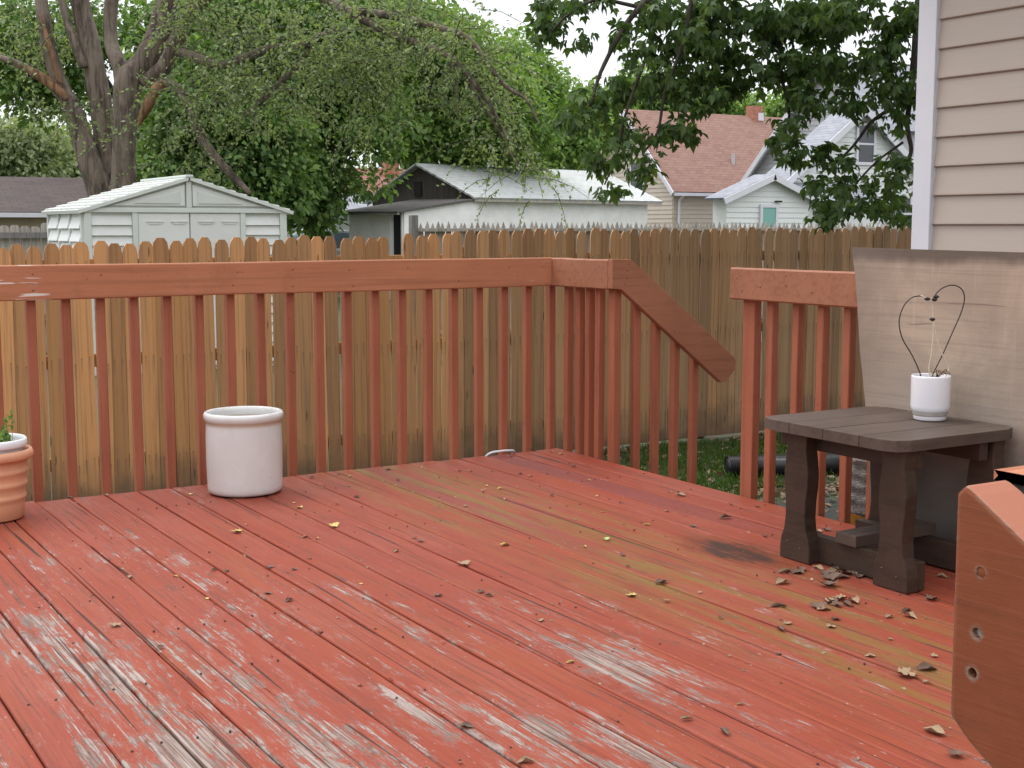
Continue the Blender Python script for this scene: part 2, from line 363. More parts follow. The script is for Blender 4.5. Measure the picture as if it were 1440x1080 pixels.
M = {}
M['deck'] = m_deck()
M['rail'] = m_paint('terracotta_rail_paint', (.30, .120, .066), (.345, .145, .082), .0)
M['rail_worn'] = m_paint('terracotta_rail_paint_chipped', (.40, .157, .080), (.45, .184, .100), .022, (1.3, 60, 60))
M['rail_end'] = m_edgeworn()
M['black_wood'] = m_greywood('black_rail_wood', (.018, .013, .010), (.075, .055, .042))
M['baluster'] = m_paint('red_baluster_paint', (.31, .096, .051), (.35, .118, .065), .0, (40, 40, 2))
M['rim'] = m_paint('red_rim_paint', (.30, .065, .042), (.36, .08, .05), .05)
M['fence'] = m_fence('cedar_fence_wood', (.60, .285, .110), (.46, .275, .145), (.28, .145, .066))
M['greywood'] = m_greywood('silvered_wood', (.21, .19, .165), (.38, .345, .30))
M['greywood2'] = m_greywood('dark_grey_wood', (.13, .12, .11), (.24, .225, .21))
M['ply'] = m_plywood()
M['brown'] = m_paint('brown_table_paint', (.044, .027, .019), (.060, .037, .027), .0, (30, 4, 30), .48)
M['brown_top'] = m_paint('worn_brown_table_paint', (.072, .050, .039), (.105, .076, .062), .0, (4, 35, 30), .5)
def m_glaze():
    t = NT('cream_stoneware_glaze', .28); v = t.tc(); n = t.noise(v, 5, 5, .6); X, Y, Z = t.xyz(v)
    c = t.mix(t.step(n, .35, .7), (.61, .60, .58), (.68, .67, .65))
    seam = t.math('MULTIPLY', t.step(Z, .284, .297), t.math('SUBTRACT', 1.0, t.step(Z, .303, .311)))
    c = t.mix(t.math('MULTIPLY', seam, t.math('ADD', .35, t.math('MULTIPLY', n, .6))), c, (.42, .27, .14))
    c = t.mix(t.math('MULTIPLY', t.math('SUBTRACT', 1.0, t.step(t.math('ADD', Z, t.math('MULTIPLY', n, .03)), .012, .035)), .6), c, (.32, .27, .23))
    dr = t.noise(t.scale(v, 14, 14, 2.2), 1, 6, .7); c = t.mix(t.math('MULTIPLY', t.step(dr, .52, .74), .22), c, (.36, .32, .27))
    sp = t.noise(v, 46, 2); c = t.mix(t.math('MULTIPLY', t.step(sp, .735, .75), .7), c, (.30, .20, .13))
    t.color(c); t.b.inputs['Coat Weight'].default_value = .25; t.bump(t.noise(v, 9, 3), .08, .01); return t.m
M['glaze'] = m_glaze()
M['white_cer'] = simple('white_ceramic', (.74, .72, .75), .25, .03, 4)
M['raw_clay'] = simple('unglazed_grey_clay', (.40, .37, .35), .8, .15, 20)
M['terracotta'] = simple('terracotta_plastic', (.62, .30, .175), .55, .08, 5)
M['white_pl'] = simple('white_plastic', (.74, .74, .76), .4, .05, 5)
M['soil'] = simple('potting_soil', (.05, .035, .025), .95, .4, 30, .6, .01)
M['black_pl'] = simple('black_corrugated_plastic', (.014, .015, .018), .42, .2, 8)
M['wire'] = simple('dark_wire', (.035, .018, .018), .45, .2, 20)
M['string'] = simple('pale_string', (.62, .54, .42), .8, .1, 30)
M['bead'] = simple('black_clip', (.012, .012, .014), .4, .1, 30)
M['cable'] = simple('white_cable_sheath', (.62, .64, .66), .4, .05, 10)
def m_siding(name, a, b, bs=.15):
    t = NT(name, .55); v = t.tc(); n = t.noise(v, .9, 4); g = t.noise(t.scale(v, 30, 1.5, 60), 1, 4, .6)
    c = t.mix(t.step(n, .3, .7), a, b); t.color(t.mix(t.math('MULTIPLY', t.step(g, .45, .7), .10), c, tuple(x * .7 for x in a))).bump(g, bs, .003); return t.m
M['siding'] = m_siding('beige_vinyl_siding', (.385, .322, .272), (.42, .350, .297))
M['trim'] = simple('white_vinyl_trim', (.62, .615, .66), .45, .03, 3)
M['bucket'] = simple('ochre_plastic', (.55, .24, .03), .5, .2, 9)
M['clear_pl'] = simple('cloudy_plastic_film', (.22, .19, .17), .25, .35, 26, .8, .02)
M['white_paint'] = simple('weathered_white_paint', (.78, .78, .75), .7, .07, 2.5)
M['shed'] = simple('offwhite_shed_vinyl', (.60, .625, .59), .5, .04, 2)
M['shed_panel'] = simple('white_shed_panel', (.68, .69, .67), .5, .04, 2)
M['dark'] = simple('dark_interior', (.012, .011, .010), .9, .2, 3)
M['tar'] = m_greywood('weathered_tar_paper', (.055, .05, .048), (.12, .11, .105))
M['gable_dark'] = m_greywood('blackened_boards', (.045, .037, .03), (.12, .10, .085))
M['roof_pale'] = m_shingle('pale_grey_shingles', (.46, .47, .46), (.55, .56, .55))
M['roof_brown'] = m_shingle('red_brown_shingles', (.235, .125, .100), (.30, .175, .135))
M['roof_red'] = m_shingle('dull_red_shingles', (.25, .10, .085), (.30, .13, .11))
M['roof_blue'] = m_shingle('blue_grey_shingles', (.25, .26, .30), (.34, .345, .38))
M['roof_dark'] = m_shingle('dark_brown_shingles', (.060, .044, .042), (.085, .062, .058))
M['wall_beige'] = m_siding('tan_siding', (.50, .43, .355), (.54, .465, .39))
M['wall_white'] = m_siding('white_siding', (.66, .68, .67), (.70, .72, .71))
M['wall_grey'] = m_siding('grey_and_shaded_siding', (.42, .41, .43), (.47, .455, .475))
M['wall_tan'] = simple('tan_stucco', (.36, .30, .20), .8, .1, 2)
M['brick'] = simple('chimney_brick', (.36, .15, .10), .85, .25, 9)
M['clay_pot'] = simple('orange_flue_pot', (.55, .22, .10), .7, .1, 9)
M['metal'] = simple('galvanised_metal', (.45, .46, .48), .4, .1, 9)
def m_glass(name, c):
    t = NT(name, .06); t.color(c); t.b.inputs['Specular IOR Level'].default_value = .6; return t.m
M['glass'] = m_glass('dark_window_glass', (.055, .06, .07)); M['teal'] = m_glass('teal_curtained_glass', (.16, .38, .33))
M['car_glass'] = m_glass('blue_tinted_glass', (.20, .26, .31)); M['car'] = simple('white_car_paint', (.62, .64, .66), .25, .03, 2); M['tyre'] = simple('tyre_rubber', (.02, .02, .02), .8, .1, 9)
M['bark_elm'] = m_bark('elm_bark', (.060, .044, .033), (.20, .155, .120), (.27, .22, .17))
M['bark'] = m_bark('dark_bark', (.030, .025, .021), (.085, .070, .058), (.11, .10, .08))
M['scar'] = m_bark('torn_orange_heartwood', (.10, .050, .022), (.27, .145, .075), (.12, .075, .045))
M['leaf_elm'] = m_leaf('grey_green_elm_leaf', [(0, (.105, .145, .065)), (.5, (.20, .26, .12)), (1, (.32, .385, .19))])
M['leaf_maple'] = m_leaf('maple_leaf', [(0, (.065, .125, .040)), (.5, (.13, .225, .065)), (1, (.25, .37, .10))])
M['leaf_bright'] = m_leaf('bright_maple_leaf', [(0, (.075, .14, .036)), (.5, (.16, .27, .065)), (1, (.32, .43, .12))])
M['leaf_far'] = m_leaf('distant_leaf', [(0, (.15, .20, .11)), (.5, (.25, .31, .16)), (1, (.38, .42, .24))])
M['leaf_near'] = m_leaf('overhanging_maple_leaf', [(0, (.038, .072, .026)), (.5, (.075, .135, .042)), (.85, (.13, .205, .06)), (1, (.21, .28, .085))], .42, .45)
M['herb'] = m_leaf('herb_leaf', [(0, (.07, .16, .03)), (.6, (.15, .27, .06)), (1, (.30, .36, .11))])
M['grass'] = m_leaf('grass_blade', [(0, (.045, .095, .018)), (.6, (.085, .165, .032)), (1, (.17, .23, .07))])
M['litter'] = m_leaf('leaf_litter', [(0, (.10, .06, .035)), (.5, (.24, .16, .10)), (1, (.42, .33, .24))], .1)
def m_dry(name, a, b):
    t = NT(name, .7); v = t.addv(t.tc(), t.rvec(9)); n = t.noise(v, 45, 4, .6); t.color(t.mix(t.step(n, .3, .7), a, b)).bump(t.noise(v, 120, 3), .4, .002); return t.m
M['dry_brown'] = m_dry('dry_brown_leaf', (.075, .042, .028), (.19, .115, .080))
M['dry_tan'] = m_dry('dry_tan_leaf', (.22, .135, .075), (.40, .28, .17))
M['dry_yellow'] = m_dry('yellow_leaf', (.44, .33, .09), (.60, .49, .20))
M['dry_green'] = m_dry('pale_green_leaf', (.30, .38, .12), (.48, .52, .22))
M['ground'] = m_ground()
M['path'] = simple('mossy_concrete', (.055, .062, .050), .85, .35, 3, .5, .01)
M['nail'] = simple('rusty_nail_head', (.09, .045, .035), .6, .2, 30)
M['concrete'] = simple('grey_foundation', (.30, .29, .28), .9, .1, 4)

# ================================================================== THE SETTING
GZ = -0.79
g = MB().add([(-300, -300, GZ), (300, -300, GZ), (300, 300, GZ), (-300, 300, GZ)], [(0, 1, 2, 3)]).obj('ground', M['ground'], fix=False); tag(g, kind='structure')
pth = MB().box((4.55, 4.3, GZ - .1), (12.0, 6.75, GZ + .012)).obj('path', M['path']); tag(pth, kind='structure')

# ------------------------------------------------------------------ deck
deck = empty('deck', (0, 0, 0), 0, 'worn red painted wooden deck of long boards with peeling paint', 'deck')
PITCHB, X_EDGE, Y_EDGE, Y_NEAR = .1405, 3.645, 5.58, 0.56
def deck_board(x0, x1, y0, y1, seed):
    rs = np.random.default_rng(seed); n = 64; ys = np.linspace(y0, y1, n); T = .036
    wl = np.interp(ys, np.linspace(y0, y1, 14), rs.uniform(.0005, .0027, 14)); wr = np.interp(ys, np.linspace(y0, y1, 14), rs.uniform(.0005, .0027, 14))
    wl = wl + rs.uniform(0, .0009, n); wr = wr + rs.uniform(0, .0009, n)
    dz = np.interp(ys, np.linspace(y0, y1, 9), rs.uniform(-.0022, .0022, 9)); tilt = rs.uniform(-.0018, .0018)
    notch = {8: (2.45, 3.30, .022), 12: (3.0, 3.75, .006), 21: (3.2, 4.5, .007), 5: (2.2, 3.1, .008)}.get(seed)
    if notch:
        a, b, d = notch; k = np.clip((ys - a) / .18, 0, 1) * np.clip((b - ys) / .22, 0, 1); wl = wl + d * k * rs.uniform(.55, 1, n)
    v = []; e = .005
    for i in range(n):
        l, r = x0 + wl[i], x1 - wr[i]; z = dz[i]; q = tilt
        c = -.0012
        prof = [(l, z - T), (l, z - e - q), (l + e * .45, z - e * .35 - q), (l + e * 1.4, z - q), ((2 * l + r) / 3, z + c), ((l + 2 * r) / 3, z + c),
                (r - e * 1.4, z + q), (r - e * .45, z - e * .35 + q), (r, z - e + q), (r, z - T)]
        v += [(a, ys[i], b) for a, b in prof]
    m = 10; f = [(i * m + k, (i + 1) * m + k, (i + 1) * m + (k + 1) % m, i * m + (k + 1) % m) for i in range(n - 1) for k in range(m)]
    f += [tuple(range(m)), tuple(range((n - 1) * m, n * m))[::-1]]
    return MB().add(v, f)
xs = []; x = X_EDGE
while x > -.75: xs.append((x - PITCHB, x)); x -= PITCHB
for i, (a, b) in enumerate(xs[::-1]):
    o = deck_board(a, b, Y_NEAR, Y_EDGE + random.uniform(-.006, .006), i).obj('board', M['deck'], deck, smooth=False)
nb = MB()
for (a, b) in xs:
    for yy in np.arange(.75, 5.6, .405):
        for q in (.28, .74):
            if random.random() < .55: continue
            cx, cy = a + (b - a) * q + random.uniform(-.008, .008), yy + random.uniform(-.01, .01)
            nb.add([(cx + .0030 * math.cos(k * math.pi / 3), cy + .0030 * math.sin(k * math.pi / 3), .0030) for k in range(6)] + [(cx + .0030 * math.cos(k * math.pi / 3), cy + .0030 * math.sin(k * math.pi / 3), -.004) for k in range(6)],
                   [(0, 1, 2, 3, 4, 5)] + [(k + 6, (k + 1) % 6 + 6, (k + 1) % 6, k) for k in range(6)])
tag(nb.obj('nail_heads', M['nail'], deck, fix=False), kind='stuff')
XL = xs[-1][0]
MB().box((XL, Y_EDGE - .045, -.24), (X_EDGE, Y_EDGE - .007, -.038)).obj('rim_board', M['rim'], deck)
MB().box((X_EDGE - .045, Y_NEAR + .02, -.24), (X_EDGE - .004, Y_EDGE - .046, -.038)).obj('rim_board', M['rim'], deck)
MB().box((XL, Y_NEAR + .02, -.24), (X_EDGE - .046, Y_NEAR + .058, -.038)).obj('rim_board', M['rim'], deck)
for yy in np.arange(.95, 5.4, .405): MB().box((XL, yy, -.20), (X_EDGE - .047, yy + .038, -.0385)).obj('joist', M['greywood2'], deck)
for px_, py_ in ((X_EDGE - .2, Y_EDGE - .2), (X_EDGE - .2, .9), (1.0, Y_EDGE - .2)): MB().box((px_ - .045, py_ - .045, GZ - .02), (px_ + .045, py_ + .045, -.2005)).obj('support_post', M['greywood2'], deck)

# ------------------------------------------------------------------ railings (boards 38 x 140, balusters 38 x 38)
RT, RB = .956, .816
rA = empty('deck_railing', (2.0, Y_EDGE, 0), 0, 'long terracotta painted railing behind the white crock', 'railing')
def child_box(name, par, a, b, mat, bevel=.004, seg=2):
    a, b = Vector(a), Vector(b); c = (a + b) / 2; h = (b - a) / 2
    return MB().box(tuple(-h), tuple(h)).obj(name, mat, par, c - par.location, bevel=bevel, seg=seg)
def long_board(name, par, x0, x1, y0, y1, z0, z1, mat, axis='x', wob=.0025, n=40, bevel=.004):
    """a 2x6 with slightly uneven arrises"""
    c = Vector(((x0 + x1) / 2, (y0 + y1) / 2, (z0 + z1) / 2)); L = (x1 - x0) if axis == 'x' else (y1 - y0); T = (y1 - y0) if axis == 'x' else (x1 - x0); H = z1 - z0
    v = []; f = []; e = .006
    kx = np.linspace(0, 1, 9); j = [np.interp(np.linspace(0, 1, n), kx, RNG.uniform(-wob, wob, 9)) for _ in range(2)]
    for i in range(n):
        s = -L / 2 + L * i / (n - 1); t = T / 2; h0 = -H / 2 + j[0][i] * .5; h1 = H / 2 + j[1][i] * .6
        for a, b in [(-t, h0 + e), (-t + e * .3, h0 + e * .3), (-t + e, h0), (t - e, h0), (t, h0 + e), (t, h1 - e), (t - e, h1), (-t + e, h1), (-t + e * .3, h1 - e * .3), (-t, h1 - e)]:
            v.append((s, a, b) if axis == 'x' else (-a, s, b))
    m = 10; f = [(i * m + k, (i + 1) * m + k, (i + 1) * m + (k + 1) % m, i * m + (k + 1) % m) for i in range(n - 1) for k in range(m)] + [tuple(range(m)), tuple(range((n - 1) * m, n * m))]
    return MB().add(v, f).obj(name, mat, par, c - par.location)
long_board('top_rail', rA, -.70, X_EDGE - .040, Y_EDGE - .002, Y_EDGE + .036, RB, RT, M['rail_worn'])
bal_me = MB().box((-.018, -.018, -.565), (.018, .018, .565)).mesh('baluster', bevel=.003, seg=1); bal_me.materials.append(M['baluster'])
def baluster(par, x, y, zt=RT - .02, zb=-.22, name='baluster', w=1.0):
    o = bpy.data.objects.new(name, bal_me); col.objects.link(o); o.parent = par
    o.location = Vector((x, y, (zt + zb) / 2)) - par.location; o.scale = (w, w, (zt - zb) / 1.13)
    o.rotation_euler = (random.uniform(-.004, .004), random.uniform(-.005, .005), random.uniform(-.05, .05)); return o
for k in range(-13, 19): baluster(rA, 1.1394 + .1388 * k, Y_EDGE + .056)
# corner section and the handrail going down the far steps
rC = empty('stair_railing', (X_EDGE, 5.3, 0), 0, 'short corner railing with a handrail sloping down beside the grass', 'railing')
long_board('top_rail', rC, X_EDGE - .038, X_EDGE, 5.105, Y_EDGE + .036, RB, RT, M['rail'], 'y', n=12)
for yy in (5.515, 5.412, 5.329, 5.246): baluster(rC, X_EDGE + .020, yy)
SY = 5.085
hp = [(3.607, .960), (3.715, .957), (4.345, .470), (4.362, .445), (4.352, .405), (4.300, .352), (4.268, .348), (3.66, .818), (3.607, .822)]
MB().prism(hp, lambda a, b, t: (a - X_EDGE, t - 5.3, b), SY - .019, SY + .019).obj('handrail', M['rail'], rC, bevel=.004)
child_box('post', rC, (X_EDGE + .004, SY + .020, -.24), (X_EDGE + .044, SY + .070, .84), M['baluster'])
for xx, zt in ((3.79, .85), (3.905, .76), (4.022, .67), (4.140, .58)): baluster(rC, xx, SY + .040, zt - .03, zt - 1.15)
nl_ = MB().lathe([(.0001, .0022), (.0026, .002), (.0034, .0)], 8).mesh('nail', smooth=True); nl_.materials.append(M['nail'])
def nail(par, x, y, z, rot): link('nail', nl_, None, par, Vector((x, y, z)) - par.location, rot)
for k in range(0, 19, 2):
    for dz_ in (.035, .105):
        if random.random() < .7: nail(rA, 1.1394 + .1388 * k + random.uniform(-.01, .01), Y_EDGE - .002, RB + dz_ + random.uniform(-.01, .01), (math.pi / 2, 0, 0))
for xx, zz in ((3.700, .935), (3.695, .905), (3.69, .87), (3.68, .845)): nail(rC, xx, SY - .019, zz, (math.pi / 2, 0, 0))
# steps down to the grass
st = empty('far_steps', (X_EDGE, 4.65, GZ), 0, 'red wooden steps from the deck down to the grass', 'steps')
for k in range(3):
    child_box('tread', st, (X_EDGE + .03 + .25 * k, 4.24, -.20 - .19 * k - .036), (X_EDGE + .29 + .25 * k, 5.06, -.20 - .19 * k), M['rim'])
for yy in (4.20, 5.065):
    MB().prism([(0, -.05), (.06, -.05), (.80, -.62), (.80, -.785), (.65, -.785), (0, -.30)], lambda a, b, t: (a + .005, t - 4.65, b - GZ), yy, yy + .036).obj('stringer', M['rim'], st)
# right-hand railing
rB = empty('deck_railing', (X_EDGE, 3.5, 0), 0, 'terracotta railing section behind the brown table, partly covered by plywood', 'railing')
long_board('top_rail', rB, X_EDGE - .034, X_EDGE + .004, .66, 4.243, RB - .004, RT - .012, M['rail'], 'y')
for yy in [3.900 - .1375 * k for k in range(0, 23)]: baluster(rB, X_EDGE + .024, yy)
baluster(rB, X_EDGE + .024, 4.046)
child_box('post', rB, (X_EDGE + .006, 4.135, -.24), (X_EDGE + .044, 4.205, RB + .06), M['baluster'])
for yy, zz in ((4.20, .90), (4.17, .85), (4.06, .87), (3.91, .88), (3.77, .86)): nail(rB, X_EDGE - .034, yy, zz, (0, -math.pi / 2, 0))
# near railing and the handrail of the steps the picture is taken from
rN = empty('stair_railing', (.65, .5, 0), 0, 'thick handrail end with screw holes close up at the right', 'railing')
hn = [(.536, .952), (.530, .958), (.520, .953), (-.62, .25), (-.62, .105), (.520, .803), (.535, .815)]
hr_ = MB().prism(hn, lambda a, b, t: (t - .65, a - .5, b), .634, .672).obj('handrail', M['rail_end'], rN, bevel=.003)
cut_ = MB()
for yy, zz, mm, dp in ((.516, .908, 'rail_end', .0010), (.517, .871, 'raw_clay', .004), (.519, .846, 'dark', .009)):
    cut_.tube([(.62, yy, zz), (.634 + dp, yy, zz)], .0034, 14)
    MB().lathe([(.0001, .0), (.0022, 0), (.0031, -.0004)], 12).obj('screw', M[mm], rN, (.634 + dp - .0006 - .65, yy - .5, zz), (0, -math.pi / 2, 0), smooth=True)
cm_ = cut_.mesh('cutter'); co_ = bpy.data.objects.new('cutter', cm_); col.objects.link(co_); co_.location = (0, 0, 0)
bo_ = hr_.modifiers.new('holes', 'BOOLEAN'); bo_.object = co_; bo_.operation = 'DIFFERENCE'; bo_.solver = 'EXACT'
bpy.context.view_layer.update(); dg_ = bpy.context.evaluated_depsgraph_get(); nm_ = bpy.data.meshes.new_from_object(hr_.evaluated_get(dg_)); hr_.modifiers.clear(); hr_.data = nm_
bpy.data.objects.remove(co_)
child_box('post', rN, (.674, .40, -.24), (.762, .488, .80), M['rail'])
for k, yy in enumerate((.30, .16, .02, -.12, -.26, -.40)): baluster(rN, .694, yy, .93 - .62 * (.536 - yy) - .03, -.25 - .35 * (k + 1) / 3)
rE = empty('deck_railing', (2.1, .6, 0), 0, 'railing board with a dark edge just behind the handrail end', 'railing')
long_board('top_rail', rE, .695, X_EDGE - .04, .518, .556, RB, RT - .004, M['black_wood'], n=20)  # board in black wood, terracotta cap strip on top
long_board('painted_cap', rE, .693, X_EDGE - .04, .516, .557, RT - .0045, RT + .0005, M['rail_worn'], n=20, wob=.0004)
for xx in np.arange(.86, 3.55, .1388): baluster(rE, xx, .577)
ns = empty('near_steps', (.1, 0, GZ), 0, 'red wooden steps below the near edge of the deck', 'steps')
for k in range(3):
    child_box('tread', ns, (-.45, .26 - .25 * k, -.20 - .19 * k - .036), (.66, .53 - .25 * k, -.20 - .19 * k), M['rim'])

# ------------------------------------------------------------------ cedar fence
FY, FP = 9.3, .1075
fe = empty('wooden_fence', (6, FY, GZ), 0, 'long dog-eared cedar plank fence right behind the deck railing', 'fence')
def picket_mesh(wd, h, dog, th=.016, pointed=False):
    r = wd / 2
    top = [(r, h - dog), (r * .35, h), (-r * .35, h), (-r, h - dog)] if not pointed else [(r, h - dog), (r * .72, h - dog * .5), (0, h), (-r * .72, h - dog * .5), (-r, h - dog)]
    if not pointed: top = [(r, h - dog), (r * .86, h - dog * .45), (r * .45, h - dog * .06), (-r * .45, h - dog * .06), (-r * .86, h - dog * .45), (-r, h - dog)]
    return MB().prism([(-r, 0), (r, 0)] + top, lambda a, b, t: (a, t, b), -th / 2, th / 2)
pk = []
for k in range(5):
    me = picket_mesh(.0985 + .0018 * k, 1.0, .040 + .004 * (k % 3)).mesh('picket'); me.materials.append(M['fence']); pk.append(me)
x = .2; i = 0
while x < 11.2:
    ztop = float(np.interp(x, [1.8, 2.84, 4.6, 5.3, 7, 10.2], [.985, 1.022, 1.042, 1.075, 1.092, 1.104])) + random.uniform(-.016, .016)
    if 4.555 < x < 4.655: ztop = .80
    o = bpy.data.objects.new('picket', pk[i % 5]); col.objects.link(o); o.parent = fe; o.scale = (1, 1, (ztop + .765))
    o.location = (x - 6, random.uniform(-.004, .004), -.765 - GZ); o.rotation_euler = (random.uniform(-.006, .006), random.gauss(0, .0045), random.uniform(-.06, .06)); o.scale.x = random.uniform(.975, 1.035)
    x += FP + random.uniform(-.003, .003); i += 1
for zz in (-.55, .15, .80): child_box('fence_rail', fe, (.1, FY + .014, zz), (11.3, FY + .052, zz + .089), M['fence'])
for xx in np.arange(.4, 11.3, 2.4): child_box('fence_post', fe, (xx, FY + .053, GZ), (xx + .09, FY + .143, .95), M['fence'])
# grey stockade fence further back
f2 = empty('stockade_fence', (13, 16.7, GZ), 0, 'grey pointed stockade fence showing just above the cedar fence', 'fence')
me2 = []
for k in range(4):
    q = picket_mesh(.078, 1.0, .075, .018, True).mesh('picket'); q.materials.append(M['greywood']); me2.append(q)
x = 8.62; i = 0
while x < 19.6:
    o = bpy.data.objects.new('picket', me2[i % 4]); col.objects.link(o); o.parent = f2; o.scale = (1, 1, 1.955 + random.uniform(-.018, .018)); o.location = (x - 13, 0, 0); o.rotation_euler = (0, random.uniform(-.012, .012), 0)
    x += .0905; i += 1
for zz in (-.4, .3, 1.035): child_box('fence_rail', f2, (8.56, 16.60, zz), (19.6, 16.69, zz + .045), M['greywood'])
child_box('fence_post', f2, (8.46, 16.64, GZ), (8.56, 16.74, 1.26), M['greywood2'])
f3 = empty('board_fence', (5, 21, GZ), 0, 'weathered grey board fence behind the white shed', 'fence')
q = picket_mesh(.135, 1.0, .03, .018).mesh('picket'); q.materials.append(M['greywood']); x = 2.0
while x < 7.35:
    o = bpy.data.objects.new('picket', q); col.objects.link(o); o.parent = f3; o.scale = (1, 1, 1.93 + random.uniform(-.03, .03)); o.location = (x - 5, 0, 0); x += .148
for zz in (-.3, .93): child_box('fence_rail', f3, (1.9, 20.90, zz), (7.4, 20.985, zz + .09), M['greywood2'])

# ------------------------------------------------------------------ beige house at the right
hs = empty('house', (4.55, 4.13, GZ), 0, 'beige vinyl sided house wall with white corner trim at the right edge', 'house')
HX, HY = 4.55, 4.13
MB().box((.03, -7.2, .25), (6, -.03, 3.4)).obj('wall', M['siding'], hs)
MB().box((.04, -7.2, -.05), (6, -.04, .25)).obj('foundation', M['concrete'], hs)
cs = MB().prism([(.030, 0.124), (.018, .124), (.004, .010), (.004, .004), (.010, 0), (.030, 0)], lambda a, b, t: (a, t, b), -7.2, -.05).mesh('siding_board'); cs.materials.append(M['siding'])
z = 1.976 - .123 * 20
while z < 2.5:
    o = bpy.data.objects.new('siding_board', cs); col.objects.link(o); o.parent = hs; o.location = (0, 0, z - GZ); z += .123
MB().box((-.012, -.092, .2), (.085, .006, 3.4)).obj('corner_post', M['trim'], hs, bevel=.004)
rf = MB().add([(-.35, -7.4, 3.35), (-.35, .35, 3.35), (3.0, .35, 5.0), (3.0, -7.4, 5.0), (6.3, -7.4, 3.35), (6.3, .35, 3.35)], [(0, 1, 2, 3), (3, 2, 5, 4), (0, 3, 4), (1, 5, 2), (0, 4, 5, 1)]).obj('roof', M['roof_dark'], hs)

# ================================================================== THINGS ON THE DECK
# stoneware crock
ck = empty('crock', (1.917, 5.335, .003), 0, 'large cream stoneware crock standing on the deck by the railing', 'crock')
prof = [(.0001, .0), (.135, 0), (.147, .003), (.153, .012), (.1545, .03), (.1575, .12), (.1575, .22), (.1555, .280), (.1545, .297), (.1575, .303), (.1625, .311), (.1655, .319), (.1650, .330), (.1600, .339), (.152, .341), (.145, .336), (.1415, .325), (.1415, .30), (.143, .20), (.142, .03), (.13, .018), (.0001, .018)]
MB().lathe(prof, 72).obj('body', M['glaze'], ck, smooth=True)
# terracotta planter, white pot, herb
tp = empty('terracotta_planter', (.905, 5.345, .003), 0, 'ribbed terracotta planter at the left edge of the deck', 'planter')
pr_ = [(.0001, 0), (.116, 0), (.121, .004), (.1235, .055)]
for zz in (.085, .135, .185):
    rr = .1235 + (zz - .055) * .10; pr_ += [(rr, zz - .014), (rr + .0045, zz - .008), (rr + .0055, zz), (rr + .0025, zz + .007), (rr + .0008, zz + .012)]
pr_ += [(.140, .222), (.1425, .226), (.156, .228), (.1625, .236), (.163, .250), (.158, .262), (.150, .266), (.142, .262), (.137, .250), (.12, .03), (.0001, .03)]
MB().lathe(pr_, 64).obj('body', M['terracotta'], tp, smooth=True)
wp = empty('white_pot', (.905, 5.335, .034), 0, 'white plastic pot set inside the terracotta planter', 'pot')
MB().lathe([(.0001, 0), (.095, 0), (.099, .01), (.122, .235), (.124, .243), (.136, .245), (.140, .252), (.139, .272), (.134, .277), (.128, .274), (.123, .262), (.119, .235), (.0001, .233)], 64).obj('body', M['white_pl'], wp, smooth=True)
MB().lathe([(.0001, .244), (.06, .248), (.1195, .240)], 32).obj('soil', M['soil'], wp, smooth=True)
hb = empty('herb_plant', (.905, 5.335, .285), 0, 'small leafy green herb growing in the white pot', 'plant')
stm = MB(); LP = []; LN = []; LD = []
for k in range(40):
    a = random.uniform(0, 6.28); r0 = .10 * math.sqrt(random.random()); tall = (k in (3, 4)); hh = random.uniform(.02, .055) if not tall else .13 - .02 * (k == 4)
    p0 = np.array([r0 * math.cos(a), r0 * math.sin(a), 0]) if not tall else np.array([.085 - .02 * (k - 3), -.02, 0])
    p1 = p0 + np.array([random.uniform(-.03, .03), random.uniform(-.03, .03), hh])
    stm.tube([p0, (p0 + p1) / 2 + np.array([0, 0, .005]), p1], .0011, 5)
    for _ in range(11):
        tt = random.uniform(.35, 1); LP.append(p0 + (p1 - p0) * tt); LD.append(RNG.normal(size=3) + np.array([0, 0, .3])); LN.append(RNG.normal(size=3) * .6 + np.array([0, 0, 1]))
V_, F_ = scatter(np.array(LP), np.array(LN), np.array(LD), RNG.uniform(.012, .024, len(LP)), LEAF_T * np.array([1.3, 1, 1]), LEAF_F)
stm.obj('stems', M['herb'], hb); tag(link('foliage', np_mesh('foliage', V_, F_, M['herb']), None, hb), kind='stuff')

# brown table
TX0, TX1, TY0, TY1, TZ = 3.022, 3.582, 2.780, 3.400, .472
tb = empty('side_table', (3.27, 3.09, .002), 0, 'dark brown wooden side table with scalloped legs and clipped corners', 'table')
tl = tb.location
top = empty('tabletop', (0, 0, 0)); top.parent = tb
npk = 4; wpk = (TY1 - TY0) / npk; cut = .06
for k in range(npk):
    y0, y1 = TY0 + wpk * k + .0012, TY0 + wpk * (k + 1) - .0012
    if k == 0: poly = [(TX0 + cut, y0), (TX1 - cut, y0), (TX1 - cut * .3, y0 + cut * .3), (TX1, y0 + cut), (TX1, y1), (TX0, y1), (TX0, y0 + cut), (TX0 + cut * .3, y0 + cut * .3)]
    elif k == npk - 1: poly = [(TX0, y0), (TX1, y0), (TX1, y1 - cut), (TX1 - cut * .3, y1 - cut * .3), (TX1 - cut, y1), (TX0 + cut, y1), (TX0 + cut * .3, y1 - cut * .3), (TX0, y1 - cut)]
    else: poly = [(TX0, y0), (TX1, y0), (TX1, y1), (TX0, y1)]
    MB().prism(poly, lambda a, b, t: (a - tl.x, b - tl.y, t - .002), TZ - .036, TZ + random.uniform(-.0006, .0006)).obj('plank', M['brown_top'], top, bevel=.0016)
def leg_poly(flip=1):
    ed = [(.0, .072), (.045, .072), (.075, .066), (.105, .053), (.15, .047), (.20, .049), (.25, .056), (.295, .058), (.335, .053), (.375, .046), (.415, .048), (.439, .052)]
    return [(-d, z) for z, d in ed] + [(d * .92, z) for z, d in ed[::-1]]
